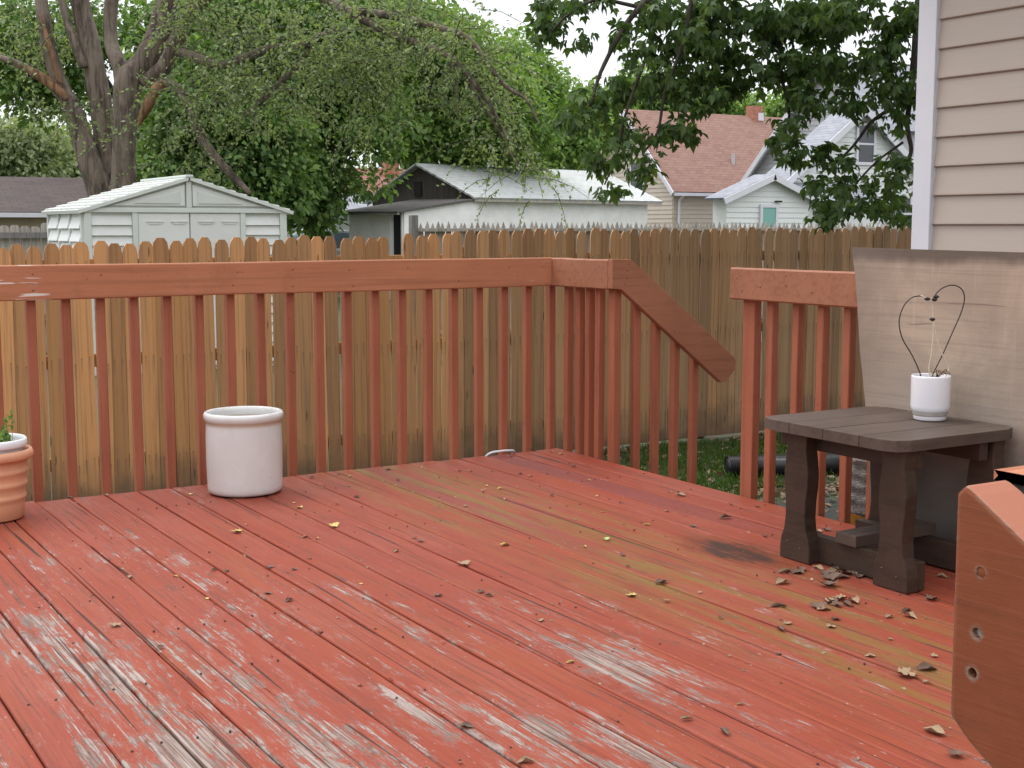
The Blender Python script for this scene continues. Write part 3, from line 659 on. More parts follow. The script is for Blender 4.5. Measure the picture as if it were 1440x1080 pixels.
for yy in (3.262, 2.842):
    for xx in (3.072, 3.470):
        MB().prism(leg_poly(), lambda a, b, t: (t - tl.x, a + yy - tl.y, b), xx, xx + .052).obj('leg', M['brown'], tb, bevel=.004)
for yy in (3.262, 2.842):
    for dy_, dz_ in ((-.03, .045), (.03, .06), (0, .39)): link('screw', nl_, None, tb, Vector((3.0718, yy + dy_, dz_)) - Vector((tl.x, tl.y, 0)), (0, -math.pi / 2, 0))
for xx in (3.119, 3.413):
    child_box('runner', tb, (xx, 2.775, .004), (xx + .038, 3.320, .092), M['brown'], .003)
    child_box('top_batten', tb, (xx, 2.80, .375), (xx + .038, 3.385, TZ - .037), M['brown'], .003)
child_box('stretcher', tb, (3.100, 3.010, .0925), (3.470, 3.100, .130), M['brown_top'], .003)
# white pot with the wire heart
PX, PY, PZ = 3.466, 3.052, TZ + .002
po = empty('flower_pot', (PX, PY, PZ), 0, 'white ceramic cylinder pot standing on the brown table', 'pot')
MB().lathe([(.0001, 0), (.050, 0), (.0525, .003), (.0535, .014)], 48).obj('foot', M['white_cer'], po, smooth=True)
MB().lathe([(.0535, .0145), (.0545, .016), (.0572, .027), (.0572, .028)], 48).obj('base_band', M['raw_clay'], po, smooth=True)
MB().lathe([(.0575, .0285), (.0615, .034), (.0630, .045), (.0635, .140), (.0632, .145), (.0615, .1475), (.0597, .145), (.0590, .13), (.0585, .105), (.0001, .105)], 56).obj('body', M['white_cer'], po, smooth=True)
MB().lathe([(.0001, .118), (.03, .121), (.0580, .116)], 32).obj('soil', M['soil'], po, smooth=True)
wh = empty('wire_heart', (PX, PY, PZ + .11), 0, 'heart shaped dark wire trellis with string standing in the white pot', 'trellis')
rtv = Vector(_rt)
def hpt(u, v, dd=0): # picture-plane offsets in metres from the pot's rim
    k = 1 / 420.0; return tuple(rtv * ((u - 1309) * k) + Vector((0, 0, (528 - v) * k + .034)) + Vector(_hd) * dd)
L_ = smooth_path([hpt(*p) for p in [(1297, 545), (1294, 526), (1282, 500), (1267, 475), (1262, 452), (1267, 432), (1277, 420), (1288, 417), (1296, 418), (1301, 422)]], 5)
R_ = smooth_path([hpt(*p) for p in [(1306, 545), (1312, 524), (1325, 495), (1337, 465), (1347, 440), (1351, 420), (1346, 407), (1334, 402), (1322, 405), (1313, 412), (1308, 421)]], 5)
MB().tube(L_, .0022, 6).obj('wire', M['wire'], wh, smooth=True); MB().tube(R_, .0022, 6).obj('wire', M['wire'], wh, smooth=True)
for pts in ([(1290, 416), (1300, 421), (1306, 430), (1308, 450), (1309, 475), (1307, 500), (1305, 515), (1306, 524), (1309, 532)], [(1309, 452), (1315, 478), (1323, 498), (1331, 512), (1332, 520), (1328, 530)]):
    MB().tube(smooth_path([hpt(*p, -.004) for p in pts], 4), .0019, 5).obj('string', M['string'], wh, smooth=True)
for u, v in ((1299, 421), (1309, 422), (1311, 418), (1307, 449)):
    s_ = MB(); s_.lathe([(.0001, -.006), (.005, -.005), (.0072, 0), (.005, .005), (.0001, .006)], 10, hpt(u, v, -.006)); s_.box(*[tuple(np.array(hpt(u, v, -.006)) + d) for d in (np.array([-.009, -.004, -.003]), np.array([.009, .004, .003]))]); s_.obj('clip', M['bead'], wh, smooth=False)
ds = empty('dried_stems', (PX + .012, PY - .01, PZ + .118), 0, 'tuft of dried stems at the foot of the wire heart', 'plant')
for k in range(9):
    a = random.uniform(0, 6.28); b = MB().tube(smooth_path([(0, 0, 0), (.012 * math.cos(a), .012 * math.sin(a), .028), (.030 * math.cos(a), .030 * math.sin(a), .045 + random.uniform(-.01, .008)), (.045 * math.cos(a + .4), .045 * math.sin(a + .4), .036)], 3), [.0016] * 10, 5)
    b.obj('stem', M['dry_tan'] if k % 2 else M['dry_brown'], ds)
# plywood sheet
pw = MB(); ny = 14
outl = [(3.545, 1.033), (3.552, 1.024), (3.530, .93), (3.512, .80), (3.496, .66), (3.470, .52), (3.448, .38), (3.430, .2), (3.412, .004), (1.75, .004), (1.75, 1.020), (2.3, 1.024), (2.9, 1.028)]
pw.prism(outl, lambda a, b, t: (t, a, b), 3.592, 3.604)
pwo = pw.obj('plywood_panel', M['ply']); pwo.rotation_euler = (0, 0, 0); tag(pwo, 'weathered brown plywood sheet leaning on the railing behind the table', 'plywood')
# ochre bucket wrapped in plastic, on the ground beyond the deck
bk = empty('bucket', (4.154, 3.912, GZ), 0, 'ochre plastic bin topped with cloudy plastic film beyond the railing', 'bucket')
MB().lathe([(.0001, 0), (.105, 0), (.112, .02), (.128, .70), (.134, .71), (.134, .73), (.126, .735), (.0001, .72)], 28).obj('pail', M['bucket'], bk, smooth=True)
fm = MB(); prof = []
for k in range(15): prof.append((.136 - .0012 * k + .009 * math.sin(k * 1.9) + random.uniform(-.005, .005), .715 + .0165 * k))
prof.append((.0001, .965)); fm.lathe(prof, 22); fm.v = [(a + random.uniform(-.006, .006), b + random.uniform(-.006, .006), c) for a, b, c in fm.v]
fm.obj('plastic_film', M['clear_pl'], bk, smooth=True)
# corrugated drain pipe
cp = MB(); pts = []; rad = []
p0, p1 = Vector((6.62, 7.77, GZ + .082)), Vector((8.5, 6.90, GZ + .082)); nseg = 130
for k in range(nseg * 4):
    f = k / (nseg * 4 - 1); pts.append(p0.lerp(p1, f) + Vector((0, .03 * math.sin(f * 4), 0))); rad.append(.076 + .006 * math.sin(k * math.pi / 2))
cp.tube(pts, rad, 18, cap=False); cp.tube([pts[0], pts[-1]], .066, 14, cap=True)
tag(cp.obj('drain_pipe', M['black_pl'], smooth=True), 'black corrugated drain pipe lying on the grass beyond the railing', 'pipe')
# white cable by the far corner
cb = smooth_path([(3.20, 5.60, -.05), (3.235, 5.565, .010), (3.29, 5.545, .022), (3.345, 5.545, .020), (3.385, 5.57, .006), (3.40, 5.61, -.06)], 6)
tag(MB().tube(cb, .0055, 8).obj('cable', M['cable'], smooth=True), 'short loop of white cable over the far edge of the deck', 'cable')

# ------------------------------------------------------------------ fallen leaves
def dry_leaf(seed, L=1.0):
    rs = random.Random(seed); n = 5; v = []; curl = rs.uniform(1.2, 3.4) * rs.choice((1, 1, -.6)); roll = rs.uniform(1.2, 3.6)
    prof = [(0, .05), (.2, .30), (.45, .46), (.7, .30), (1, .04)]; prof = [(a, b * rs.uniform(.75, 1.2)) for a, b in prof]
    for s, hw in prof:
        for q in (-1, -.5, 0, .5, 1):
            a = q * hw * roll * 2; r = 1 / (roll * 2)
            x_ = r * math.sin(a); z_ = r * (1 - math.cos(a)) * .8 + .12 * curl * (s - .5) ** 2 + rs.uniform(-.02, .02)
            v.append((x_ + rs.uniform(-.03, .03), s - .5 + rs.uniform(-.03, .03), z_))
    f = [(i * 5 + k, i * 5 + k + 1, (i + 1) * 5 + k + 1, (i + 1) * 5 + k) for i in range(4) for k in range(4)]
    m = MB().add(v, f); zmin = min(p[2] for p in m.v); m.v = [(a, b, c - zmin) for a, b, c in m.v]
    m.tube([(0, -.5, .03), (.03, -.72, .02), (.10, -.9, .05)], .012, 4)
    return m
def maple_leaf(seed):
    rs = random.Random(seed); half = [(0, .0), (.10, -.06), (.30, -.10), (.26, .08), (.48, .12), (.40, .26), (.56, .46), (.34, .48), (.24, .56), (.20, .78), (.08, .74), (0, 1.0)]
    pts = half + [(-a, b) for a, b in half[-2:0:-1]]; v = [(a, b - .4, .42 * abs(a) + .30 * (b - .4) ** 2 + rs.uniform(-.05, .10)) for a, b in pts]; v.append((0, -.05, 0))
    n = len(pts); m = MB().add(v, [(i, (i + 1) % n, n) for i in range(n)]); m.tube([(0, -.4, .02), (.05, -.62, .02), (.04, -.85, .06)], .012, 4); return m
leaf_me = {}
for mk in ('dry_brown', 'dry_tan', 'dry_yellow', 'dry_green'):
    leaf_me[mk] = []
    for s in range(6):
        me = (maple_leaf(s) if (s % 3 == 0) else dry_leaf(s)).mesh('leaf', smooth=True, fix=False); me.materials.append(M[mk]); leaf_me[mk].append(me)
def on_deck(u, v):
    d = _fw * FPX + _rt * (u - 720) + _cu * (540 - v); return np.array([0, 0, EYE]) + d * (0 - EYE) / d[2]
special = [
 (332, 749, 'dry_yellow', 3, .055, 'pale yellow oval leaf lying in front of the crock'),
 (470, 741, 'dry_yellow', 0, .055, 'yellow lobed leaf lying right of the crock'),
 (710, 767, 'dry_yellow', 1, .050, 'curled yellow leaf strip in the middle of the deck'),
 (652, 795, 'dry_tan', 0, .060, 'pale tan lobed leaf in the middle of the deck'),
 (887, 839, 'dry_yellow', 3, .045, 'small bright yellow leaf on the greenish boards left of the table'),
 (802, 932, 'dry_yellow', 4, .032, 'tiny yellow leaf beside the long peeled paint streak'),
 (853, 759, 'dry_green', 2, .045, 'pale green curled leaf on the far right boards'),
 (1276, 951, 'dry_tan', 3, .070, 'large flat tan maple leaf near the handrail end'),
 (1303, 942, 'dry_brown', 1, .075, 'crumpled brown leaf beside the large tan maple leaf'),
 (1223, 924, 'dry_tan', 1, .040, 'small pale leaf left of the large tan maple leaf'),
 (957, 697, 'dry_tan', 2, .062, 'cupped beige leaf near the deck edge by the steps'),
 (1021, 729, 'dry_brown', 5, .065, 'brown curled leaf left of the table by the steps'),
 (930, 820, 'dry_brown', 2, .062, 'dark brown leaf on the greenish boards'),
 (1019, 1030, 'dry_brown', 4, .055, 'dark curled leaf at the bottom right of the deck'),
 (656, 1023, 'dry_brown', 1, .050, 'grey brown curled leaf at the bottom of the deck'),
 (738, 1073, 'dry_tan', 5, .050, 'curled tan leaf at the very bottom edge'),
 (965, 1012, 'dry_tan', 4, .045, 'curled tan leaf near the bottom right peeled patch'),
 (162, 881, 'dry_tan', 0, .045, 'tan leaf in the left foreground boards'),
 (1313, 1030, 'dry_tan', 1, .070, 'long tan curled leaf left of the big handrail end'),
 (1344, 1062, 'dry_brown', 0, .050, 'small brown crumpled leaf below the handrail end'),
]
def put_leaf(u, v, mk, s, size, label, cat='leaf', group=None, tilt=.25):
    p = on_deck(u, v); o = bpy.data.objects.new('fallen_leaf', leaf_me[mk][s]); col.objects.link(o)
    size *= .74; o.location = (p[0], p[1], .0015); o.scale = (size, size, size); o.rotation_euler = (random.uniform(-.1, .1), random.uniform(-.1, .1), random.uniform(0, 6.28)); tag(o, label, cat, group)
for u, v, mk, s, sz, lb in special: put_leaf(u, v, mk, s, sz, lb)
for k, (u, v) in enumerate([(1160, 808), (1172, 806), (1182, 802), (1190, 808), (1200, 808), (1175, 798), (1168, 815), (1150, 800), (1207, 812), (1120, 806), (1103, 805), (1126, 802), (1165, 824), (1100, 820), (1185, 813), (1195, 800)]):
    put_leaf(u, v, ('dry_brown', 'dry_tan', 'dry_brown')[k % 3], k % 6, random.uniform(.055, .085), 'crumpled brown leaf in the pile against the table legs', 'leaf', 'leaf pile by the table')
for k, (u, v) in enumerate([(1170, 846), (1180, 843), (1190, 850), (1200, 846), (1150, 855), (1158, 858), (1176, 852), (1168, 848), (1095, 854)]):
    put_leaf(u, v, ('dry_brown', 'dry_tan')[k % 2], (k + 2) % 6, random.uniform(.045, .07), 'brown leaf in the second small pile in front of the table', 'leaf', 'second leaf pile')
for k, (u, v) in enumerate([(1150, 748), (1163, 746), (1248, 818), (1275, 860), (1325, 812), (1308, 844), (1250, 868), (1175, 872), (1170, 883), (1098, 885), (1280, 868)]):
    put_leaf(u, v, ('dry_tan', 'dry_brown')[k % 2], (k + 1) % 6, random.uniform(.04, .06), 'small dry leaf scattered on the boards around the table', 'leaf', 'leaves around the table')
small = [(777, 636), (790, 640), (838, 641), (808, 657), (797, 665), (827, 675), (733, 668), (747, 670), (720, 642), (704, 688), (660, 662), (685, 683), (546, 662), (562, 676), (491, 671), (475, 668), (502, 700), (474, 709), (440, 672), (412, 708), (423, 715), (431, 756), (446, 758), (380, 798), (413, 802), (436, 786), (407, 846), (452, 890), (506, 822), (555, 776), (583, 757), (592, 761), (614, 838), (676, 833), (686, 838), (759, 873), (839, 698), (874, 708), (846, 721), (910, 739), (973, 741), (822, 770), (876, 780), (882, 797), (938, 845), (936, 720), (1027, 709), (1068, 714), (942, 692), (775, 698), (770, 665), (375, 835), (300, 802), (226, 911), (1040, 991), (1095, 920), (1012, 868), (1250, 900), (1110, 878), (985, 835), (155, 788), (183, 812), (247, 812), (318, 803), (290, 843), (345, 738), (268, 696), (100, 701), (150, 696), (200, 728), (1315, 923), (1302, 960), (1075, 755), (655, 712), (680, 690), (708, 702), (648, 662)]
for k, (u, v) in enumerate(small):
    mk = ('dry_tan', 'dry_brown', 'dry_brown', 'dry_tan', 'dry_yellow')[int(RNG.integers(0, 5))]
    kw = {'dry_tan': 'tan', 'dry_brown': 'dark brown', 'dry_yellow': 'yellow'}[mk]; where = 'on the left boards below the crock' if u < 470 else ('in the middle of the deck' if u < 760 else 'on the right boards towards the table')
    put_leaf(u + random.uniform(-2, 2), v + random.uniform(-1, 1), mk, int(RNG.integers(0, 6)), random.uniform(.020, .042), 'small %s leaf scrap lying %s' % (kw, where), 'leaf', '%s leaf scraps %s' % (kw, where))
# crumbs caught in the joints between boards
n = 520; cr = np.zeros((n, 3)); bx_ = RNG.integers(0, len(xs), n); cr[:, 0] = [xs[k][0] + RNG.normal(0, .006) if RNG.random() < .6 else xs[k][0] + RNG.uniform(0, .14) for k in bx_]; cr[:, 1] = RNG.uniform(.7, 5.5, n); cr[:, 2] = .002
V_, F_ = scatter(cr, RNG.normal(size=(n, 3)) * .5 + np.array([0, 0, 1]), RNG.normal(size=(n, 3)) * np.array([1, 1, .25]), RNG.uniform(.006, .017, n), LEAF_T, LEAF_F)
tag(link('debris', np_mesh('debris', V_, F_, M['litter'])), 'tiny bits of leaf and bark strewn over the boards', 'debris', kind='stuff')

# ------------------------------------------------------------------ grass and litter
n = 42000; gp = np.stack([RNG.uniform(4.6, 12.5, n), RNG.uniform(5.6, 9.28, n), np.full(n, GZ)], 1)
keep = (gp[:, 1] > 6.9 + .35 * np.sin(gp[:, 0] * 2.1)) | (RNG.random(n) < .04)
dens = .5 + .5 * np.sin(gp[:, 0] * 1.7 + 1.3) * np.sin(gp[:, 1] * 2.3 + .4) + RNG.normal(0, .3, n); gp = gp[keep & (dens > .22) & (gp[:, 1] < 9.1 + .1 * np.sin(gp[:, 0] * 3))]
n = len(gp); T = np.array([(-.07, 0, 0), (.07, 0, 0), (.05, .6, .05), (0, 1, .22), (-.05, .6, .05)]); TF = np.array([(0, 1, 2, 3, 4)])
V_, F_ = scatter(gp, RNG.normal(size=(n, 3)) * np.array([1, 1, .1]), RNG.normal(size=(n, 3)) * np.array([.55, .55, 0]) + np.array([0, 0, 1]), RNG.uniform(.035, .085, n), T, TF)
tag(link('grass', np_mesh('grass', V_, F_, M['grass'])), 'patchy green grass between the deck and the cedar fence', 'grass', kind='stuff')
n = 3600; lp = np.stack([RNG.uniform(4.6, 11, n), RNG.uniform(5.5, 9.2, n), np.full(n, GZ + .02)], 1); lp[:900, 1] = 7.0 + RNG.normal(0, .16, 900) - (lp[:900, 0] - 7) * .3
V_, F_ = scatter(lp, RNG.normal(size=(n, 3)) * .45 + np.array([0, 0, 1]), RNG.normal(size=(n, 3)) * np.array([1, 1, .2]), RNG.uniform(.03, .08, n), LEAF_T * np.array([1.4, 1, 1]), LEAF_F)
tag(link('leaf_litter', np_mesh('leaf_litter', V_, F_, M['litter'])), 'brown fallen leaves strewn over the ground by the pipe', 'leaf litter', kind='stuff')

# ================================================================== BACKGROUND BUILDINGS
def quad_slab(pts, th):
    """a roof slope: four corners, thickness downwards"""
    p = [Vector(q) for q in pts]; nrm = (p[1] - p[0]).cross(p[3] - p[0]).normalized()
    if nrm.z < 0: nrm = -nrm
    return MB().add([tuple(q) for q in p] + [tuple(q - nrm * th) for q in p], [(0, 1, 2, 3), (7, 6, 5, 4), (0, 4, 5, 1), (1, 5, 6, 2), (2, 6, 7, 3), (3, 7, 4, 0)])
def roof_part(name, par, pts, th, mat):
    """slope with its own frame so that shingle rows follow the eave: pts = eave left, eave right, ridge right, ridge left"""
    p = [Vector(q) for q in pts]; ex = (p[1] - p[0]).normalized(); ez = ex.cross(p[3] - p[0]).normalized(); ey = ez.cross(ex)
    mt = Matrix((ex, ey, ez)).transposed().to_4x4(); mt.translation = p[0]; inv = mt.inverted()
    if ez.z < 0: sgn = 1
    else: sgn = -1
    q = [inv @ k for k in p]
    b = MB().add([tuple(k) for k in q] + [(k.x, k.y, k.z + sgn * th) for k in q], [(0, 1, 2, 3), (7, 6, 5, 4), (0, 4, 5, 1), (1, 5, 6, 2), (2, 6, 7, 3), (3, 7, 4, 0)])
    o = b.obj(name, mat, par); o.matrix_local = mt; return o
def courses(par, mat, along, fixed, a0, a1, z0, z1, pitch, clip=None, out=-1, name='siding_board'):
    """lap siding, board by board. along 'x': boards run in x on the plane y=fixed, facing out*y"""
    z = z0
    while z < z1 - .02:
        h = min(pitch, z1 - z); lo, hi = a0, a1
        if clip: lo, hi = clip(z + h * .5)
        if hi - lo > .12:
            fn = (lambda s, b, t: (t, fixed + out * s, b)) if along == 'x' else (lambda s, b, t: (fixed + out * s, t, b))
            MB().prism([(0, z), (.028, z), (.028, z + .006), (.006, z + h), (0, z + h)], fn, lo, hi).obj(name, mat, par, fix=True)
        z += pitch
def window(par, cx, cz, wd, ht, plane, along='x', out=-1, glass='glass', trim='trim', rail=True):
    def b(u0, u1, z0, z1, d0, d1):
        a = (u0, plane + out * d0, z0) if along == 'x' else (plane + out * d0, u0, z0); c = (u1, plane + out * d1, z1) if along == 'x' else (plane + out * d1, u1, z1)
        lo = tuple(min(p, q) for p, q in zip(a, c)); hi = tuple(max(p, q) for p, q in zip(a, c)); return MB().box(lo, hi)
    wn_ = b(cx - wd / 2, cx + wd / 2, cz - ht / 2, cz + ht / 2, .0, .035).obj('window', M[glass], par); t = .09
    for args in ((cx - wd / 2 - t, cx - wd / 2, cz - ht / 2 - t, cz + ht / 2 + t), (cx + wd / 2, cx + wd / 2 + t, cz - ht / 2 - t, cz + ht / 2 + t), (cx - wd / 2, cx + wd / 2, cz + ht / 2, cz + ht / 2 + t), (cx - wd / 2, cx + wd / 2, cz - ht / 2 - t, cz - ht / 2)):
        b(*args, .0, .06).obj('frame', M[trim], wn_)
    if rail: b(cx - wd / 2, cx + wd / 2, cz - .03, cz + .03, .0, .05).obj('sash_bar', M[trim], wn_)
    return wn_

# ---- white vinyl shed (front faces -y)
S0, SW, SD = (4.201, 17.329), 2.70, 1.95
sh = empty('garden_shed', (S0[0], S0[1], GZ), 0, 'white vinyl garden shed with double doors behind the fence', 'shed')
he, hr = 1.335 - GZ, 1.752 - GZ
MB().prism([(0, 0), (SW, 0), (SW, he), (SW / 2, hr - .04), (0, he)], lambda a, b, t: (a, t, b), .03, SD).obj('wall', M['shed'], sh)
for x0, x1, nm in ((.68, 1.345, 'door'), (1.365, 2.04, 'door')):
    d = MB().box((x0, -.004, .05), (x1, .029, he - .06)).obj(nm, M['shed_panel'], sh, bevel=.006)
    for q in (.1, .42):
        MB().box((x0 + q, -.016, he - .175), (x0 + q + .22, -.0042, he - .16)).obj('door_moulding', M['shed'], d)
        MB().box((x0 + q + .03, -.013, he - .20), (x0 + q + .19, -.0042, he - .188)).obj('door_moulding', M['shed_panel'], d)
for x0, x1 in ((.09, .60), (2.12, 2.60)):
    z = .06
    while z < he - .12:
        MB().prism([(.0, z), (-.034, z + .008), (-.030, z + .02), (-.002, z + .125), (.0, z + .125)], lambda a, b, t: (t, a + .029, b), x0, x1).obj('louvre', M['shed_panel'], sh); z += .132
for x0, x1 in ((0, .085), (.605, .675), (2.045, 2.115), (2.605, SW)): MB().box((x0, -.012, 0), (x1, .0285, he - .03)).obj('trim', M['shed'], sh, bevel=.006)
MB().box((-.02, -.022, he - .052), (SW + .02, .0283, he + .008)).obj('header', M['shed'], sh, bevel=.006)
for sx in (0, 1):
    a = (SW / 2 - .03, .07); pts = [(.32, he + .035), (SW / 2 - .05, he + .035), (SW / 2 - .05, hr - .10)]
    if sx: pts = [(SW - p[0], p[1]) for p in pts]
    MB().prism(pts, lambda a, b, t: (a, t, b), -.004, .0285).obj('gable_panel', M['shed_panel'], sh, bevel=.008)
    pin = [(.62, he + .065), (SW / 2 - .12, he + .065), (SW / 2 - .12, hr - .19)]
    if sx: pin = [(SW - p[0], p[1]) for p in pin]
    MB().prism(pin, lambda a, b, t: (a, t, b), -.018, -.0045).obj('gable_moulding', M['shed'], sh, bevel=.006)
MB().box((SW / 2 - .035, -.02, he + .01), (SW / 2 + .035, .028, hr - .06)).obj('trim', M['shed'], sh, bevel=.006)
for s in (-1, 1):
    o = roof_part('roof', sh, [(SW / 2 + s * (SW / 2 + .09), -.05, he - .025), (SW / 2 + s * (SW / 2 + .09), SD + .08, he - .025), (SW / 2, SD + .08, hr), (SW / 2, -.05, hr)], .045, M['shed'])
    k = 0
    ex0, ex1 = SW / 2 + s * (SW / 2 + .07), SW / 2 + s * .05
    for r_ in range(9):
        for c_ in range(7):
            f0, f1 = r_ / 9 + .012, (r_ + 1) / 9 - .030; xa, xb = ex0 + (ex1 - ex0) * f0, ex0 + (ex1 - ex0) * f1; za, zb = he - .02 + (hr - he) * f0, he - .02 + (hr - he) * f1
            y0 = .0 + c_ * .285; y1 = y0 + .235
            quad_slab([(xa, y0, za + .024), (xa, y1, za + .024), (xb, y1, zb + .012), (xb, y0, zb + .012)], .018).obj('roof_tile', M['shed_panel'], sh)
MB().box((SW / 2 - .05, -.06, hr - .012), (SW / 2 + .05, SD + .09, hr + .022)).obj('ridge_cap', M['shed'], sh, bevel=.01)
for c_ in range(3):
    z = .05
    while z < he - .1:
        MB().prism([(.028, z), (-.022, z + .006), (-.018, z + .02), (.024, z + .15), (.028, z + .15)], lambda a, b, t: (a - .03, t, b), .10 + c_ * .62, .62 + c_ * .62).obj('louvre', M['shed_panel'], sh); z += .165
for c_ in range(4): MB().box((-.034, .035 + c_ * .62, .0), (.0, .095 + c_ * .62, he)).obj('trim', M['shed'], sh)
# trim on the left wall sits against the wall's outer face

# ---- old white garage with lean-to (local x along the long wall)
E0 = at(668, 277, 36.5); ga = empty('garage', (E0[0], E0[1], GZ), R(14.4), 'old white garage with pale roof and open lean-to doorway', 'garage')
gz = lambda z: z - GZ
MB().prism([(.12, 0), (4.30, 0), (4.30, gz(1.80)), (2.22, gz(2.72)), (.12, gz(1.80))], lambda a, b, t: (t, a, b), .12, 7.55).obj('wall', M['white_paint'], ga)
gb = MB().prism([(.05, gz(1.60)), (4.36, gz(1.60)), (4.36, gz(1.80)), (2.24, gz(2.77)), (.05, gz(1.80))], lambda a, b, t: (t, a, b), .05, .119).obj('gable', M['gable_dark'], ga)
MB().box((.02, 2.2, gz(1.95)), (.049, 2.5, gz(2.35))).obj('hatch', M['dark'], gb)
roof_part('roof', ga, [(-.15, -.15, gz(1.875)), (7.98, -.15, gz(1.875)), (7.98, 2.26, gz(2.86)), (-.15, 2.26, gz(2.86))], .05, M['roof_pale'])
roof_part('roof', ga, [(7.98, 4.62, gz(1.80)), (-.15, 4.62, gz(1.80)), (-.15, 2.262, gz(2.855)), (7.98, 2.262, gz(2.855))], .05, M['roof_pale'])
MB().box((-.12, -.13, gz(1.765)), (7.95, -.06, gz(1.825))).obj('eave_board', M['greywood'], ga)
# lean-to
MB().add([(-2.53, .0, 0), (.118, .0, 0), (.118, .0, gz(1.80)), (-2.53, 0, gz(1.48)), (-2.53, .06, 0), (.118, .06, 0), (.118, .06, gz(1.80)), (-2.53, .06, gz(1.48))], [(0, 1, 2, 3), (7, 6, 5, 4), (0, 4, 5, 1), (1, 5, 6, 2), (2, 6, 7, 3), (3, 7, 4, 0)]).obj('lean_to_wall', M['white_paint'], ga)
MB().box((-2.53, .56, 0), (-2.47, 2.25, gz(1.43))).obj('lean_to_wall', M['white_paint'], ga)
MB().box((-2.40, .06, 0), (.0, 2.24, .02)).obj('floor', M['dark'], ga)
MB().box((-1.2, .07, 0), (-1.15, 2.2, gz(1.5))).obj('inner_wall', M['dark'], ga)
MB().box((-2.56, .05, 0), (-2.45, .10, gz(1.45))).obj('door_jamb', M['white_paint'], ga); MB().box((-2.56, .51, 0), (-2.45, .56, gz(1.45))).obj('door_jamb', M['white_paint'], ga)
roof_part('lean_to_roof', ga, [(-2.85, 2.55, gz(1.485)), (-2.85, -.10, gz(1.485)), (.04, -.10, gz(1.86)), (.04, 2.55, gz(1.86))], .05, M['tar'])
MB().box((-2.83, -.09, gz(1.40)), (-2.76, 2.5, gz(1.434))).obj('eave_board', M['greywood'], ga)

# ---- beige house with red-brown roof
bh = empty('house', (32.353, 41.44, GZ), 0, 'tan sided house with a steep red-brown shingle roof', 'house'); yr = 44.708 - 41.44
MB().prism([(.3, 0), (6.3, 0), (6.3, gz(2.62)), (yr, gz(5.55)), (.3, gz(2.42))], lambda a, b, t: (t, a, b), .25, 8.8).obj('wall', M['wall_beige'], bh)
courses(bh, M['wall_beige'], 'x', .299, .30, 8.7, gz(.9), gz(2.35), .17)
courses(bh, M['wall_beige'], 'y', .249, .35, 6.2, gz(.9), gz(5.35), .17, clip=lambda z: (max(.35, .35 + (z - gz(2.45)) * 1.0), min(6.2, 6.2 - (z - gz(2.62)) * 1.02)))
roof_part('roof', bh, [(-.05, -.10, gz(2.43)), (8.95, -.10, gz(2.43)), (8.95, yr, gz(5.80)), (-.05, yr, gz(5.80))], .08, M['roof_brown'])
roof_part('roof', bh, [(8.95, 6.60, gz(2.43)), (-.05, 6.60, gz(2.43)), (-.05, yr + .01, gz(5.795)), (8.95, yr + .01, gz(5.795))], .08, M['roof_brown'])
MB().box((-.05, -.22, gz(2.27)), (8.9, -.12, gz(2.39))).obj('gutter', M['trim'], bh)
MB().tube([(.42, -.10, gz(2.27)), (.42, .16, gz(2.08)), (.42, .18, gz(1.5)), (.42, .18, 0)], .05, 8).obj('downspout', M['trim'], bh)
for s, ye in ((1, -.12), (-1, 6.62)):
    quad_slab([(-.12, ye, gz(2.40)), (-.06, ye, gz(2.40)), (-.06, yr, gz(5.79)), (-.12, yr, gz(5.79))], .16).obj('rake_board', M['trim'], bh)
window(bh, 3.2, gz(1.55), .42, 1.1, .27); window(bh, 2.6, gz(3.05), .8, 1.2, .22, 'y', rail=True)
chm = MB().box((6.6, yr - .25, gz(5.2)), (7.12, yr + .25, gz(6.22))).obj('chimney', M['brick'], bh); MB().box((6.86, yr - .28, gz(5.6)), (7.15, yr + .28, gz(5.92))).obj('flashing', M['trim'], bh)
vp = MB().tube([(3.9, 1.12, gz(3.55)), (3.9, 1.12, gz(4.05))], .07, 10); vp.obj('vent_pipe', M['metal'], bh)
MB().box((4.7, .68, gz(3.16)), (5.15, .98, gz(3.42))).obj('roof_vent', M['tar'], bh)

# ---- white house with cross gable and porch
wh_ = empty('house', (29.0, 30.7, GZ), 0, 'white sided house with gable window and blue-grey roof behind the leaves', 'house')
W = lambda x, y, z: (x - 29.0, y - 30.7, z - GZ)
MB().prism([(31.1, 0), (37.4, 0), (37.4, gz(2.6)), (33.4, gz(6.50)), (31.1, gz(4.30))], lambda a, b, t: (t - 29.0, a - 30.7, b), 32.6, 43).obj('wall', M['wall_grey'], wh_)  # grey tone carries the shade on this side of the white house
courses(wh_, M['wall_grey'], 'y', 32.599 - 29, .45, 6.6, gz(1.6), gz(6.35), .17, clip=lambda z: (max(.45, .45 + (z - gz(4.3)) * 1.05), min(6.6, 6.6 - (z - gz(2.7)) * 1.02)))
roof_part('roof', wh_, [W(32.3, 30.85, 4.15), W(43.2, 30.85, 4.15), W(43.2, 33.4, 6.68), W(32.3, 33.4, 6.68)], .08, M['roof_blue'])
roof_part('roof', wh_, [W(43.2, 37.7, 2.4), W(32.3, 37.7, 2.4), W(32.3, 33.41, 6.675), W(43.2, 33.41, 6.675)], .08, M['roof_blue'])
for ya, za, yb, zb in ((37.72, 2.38, 33.4, 6.66), (30.83, 4.12, 33.4, 6.66)):
    quad_slab([W(32.2, ya, za), W(32.29, ya, za), W(32.29, yb, zb), W(32.2, yb, zb)], .18).obj('rake_board', M['trim'], wh_)
ax, az, ehw, ez = 31.24, 4.80, 3.25, 2.45
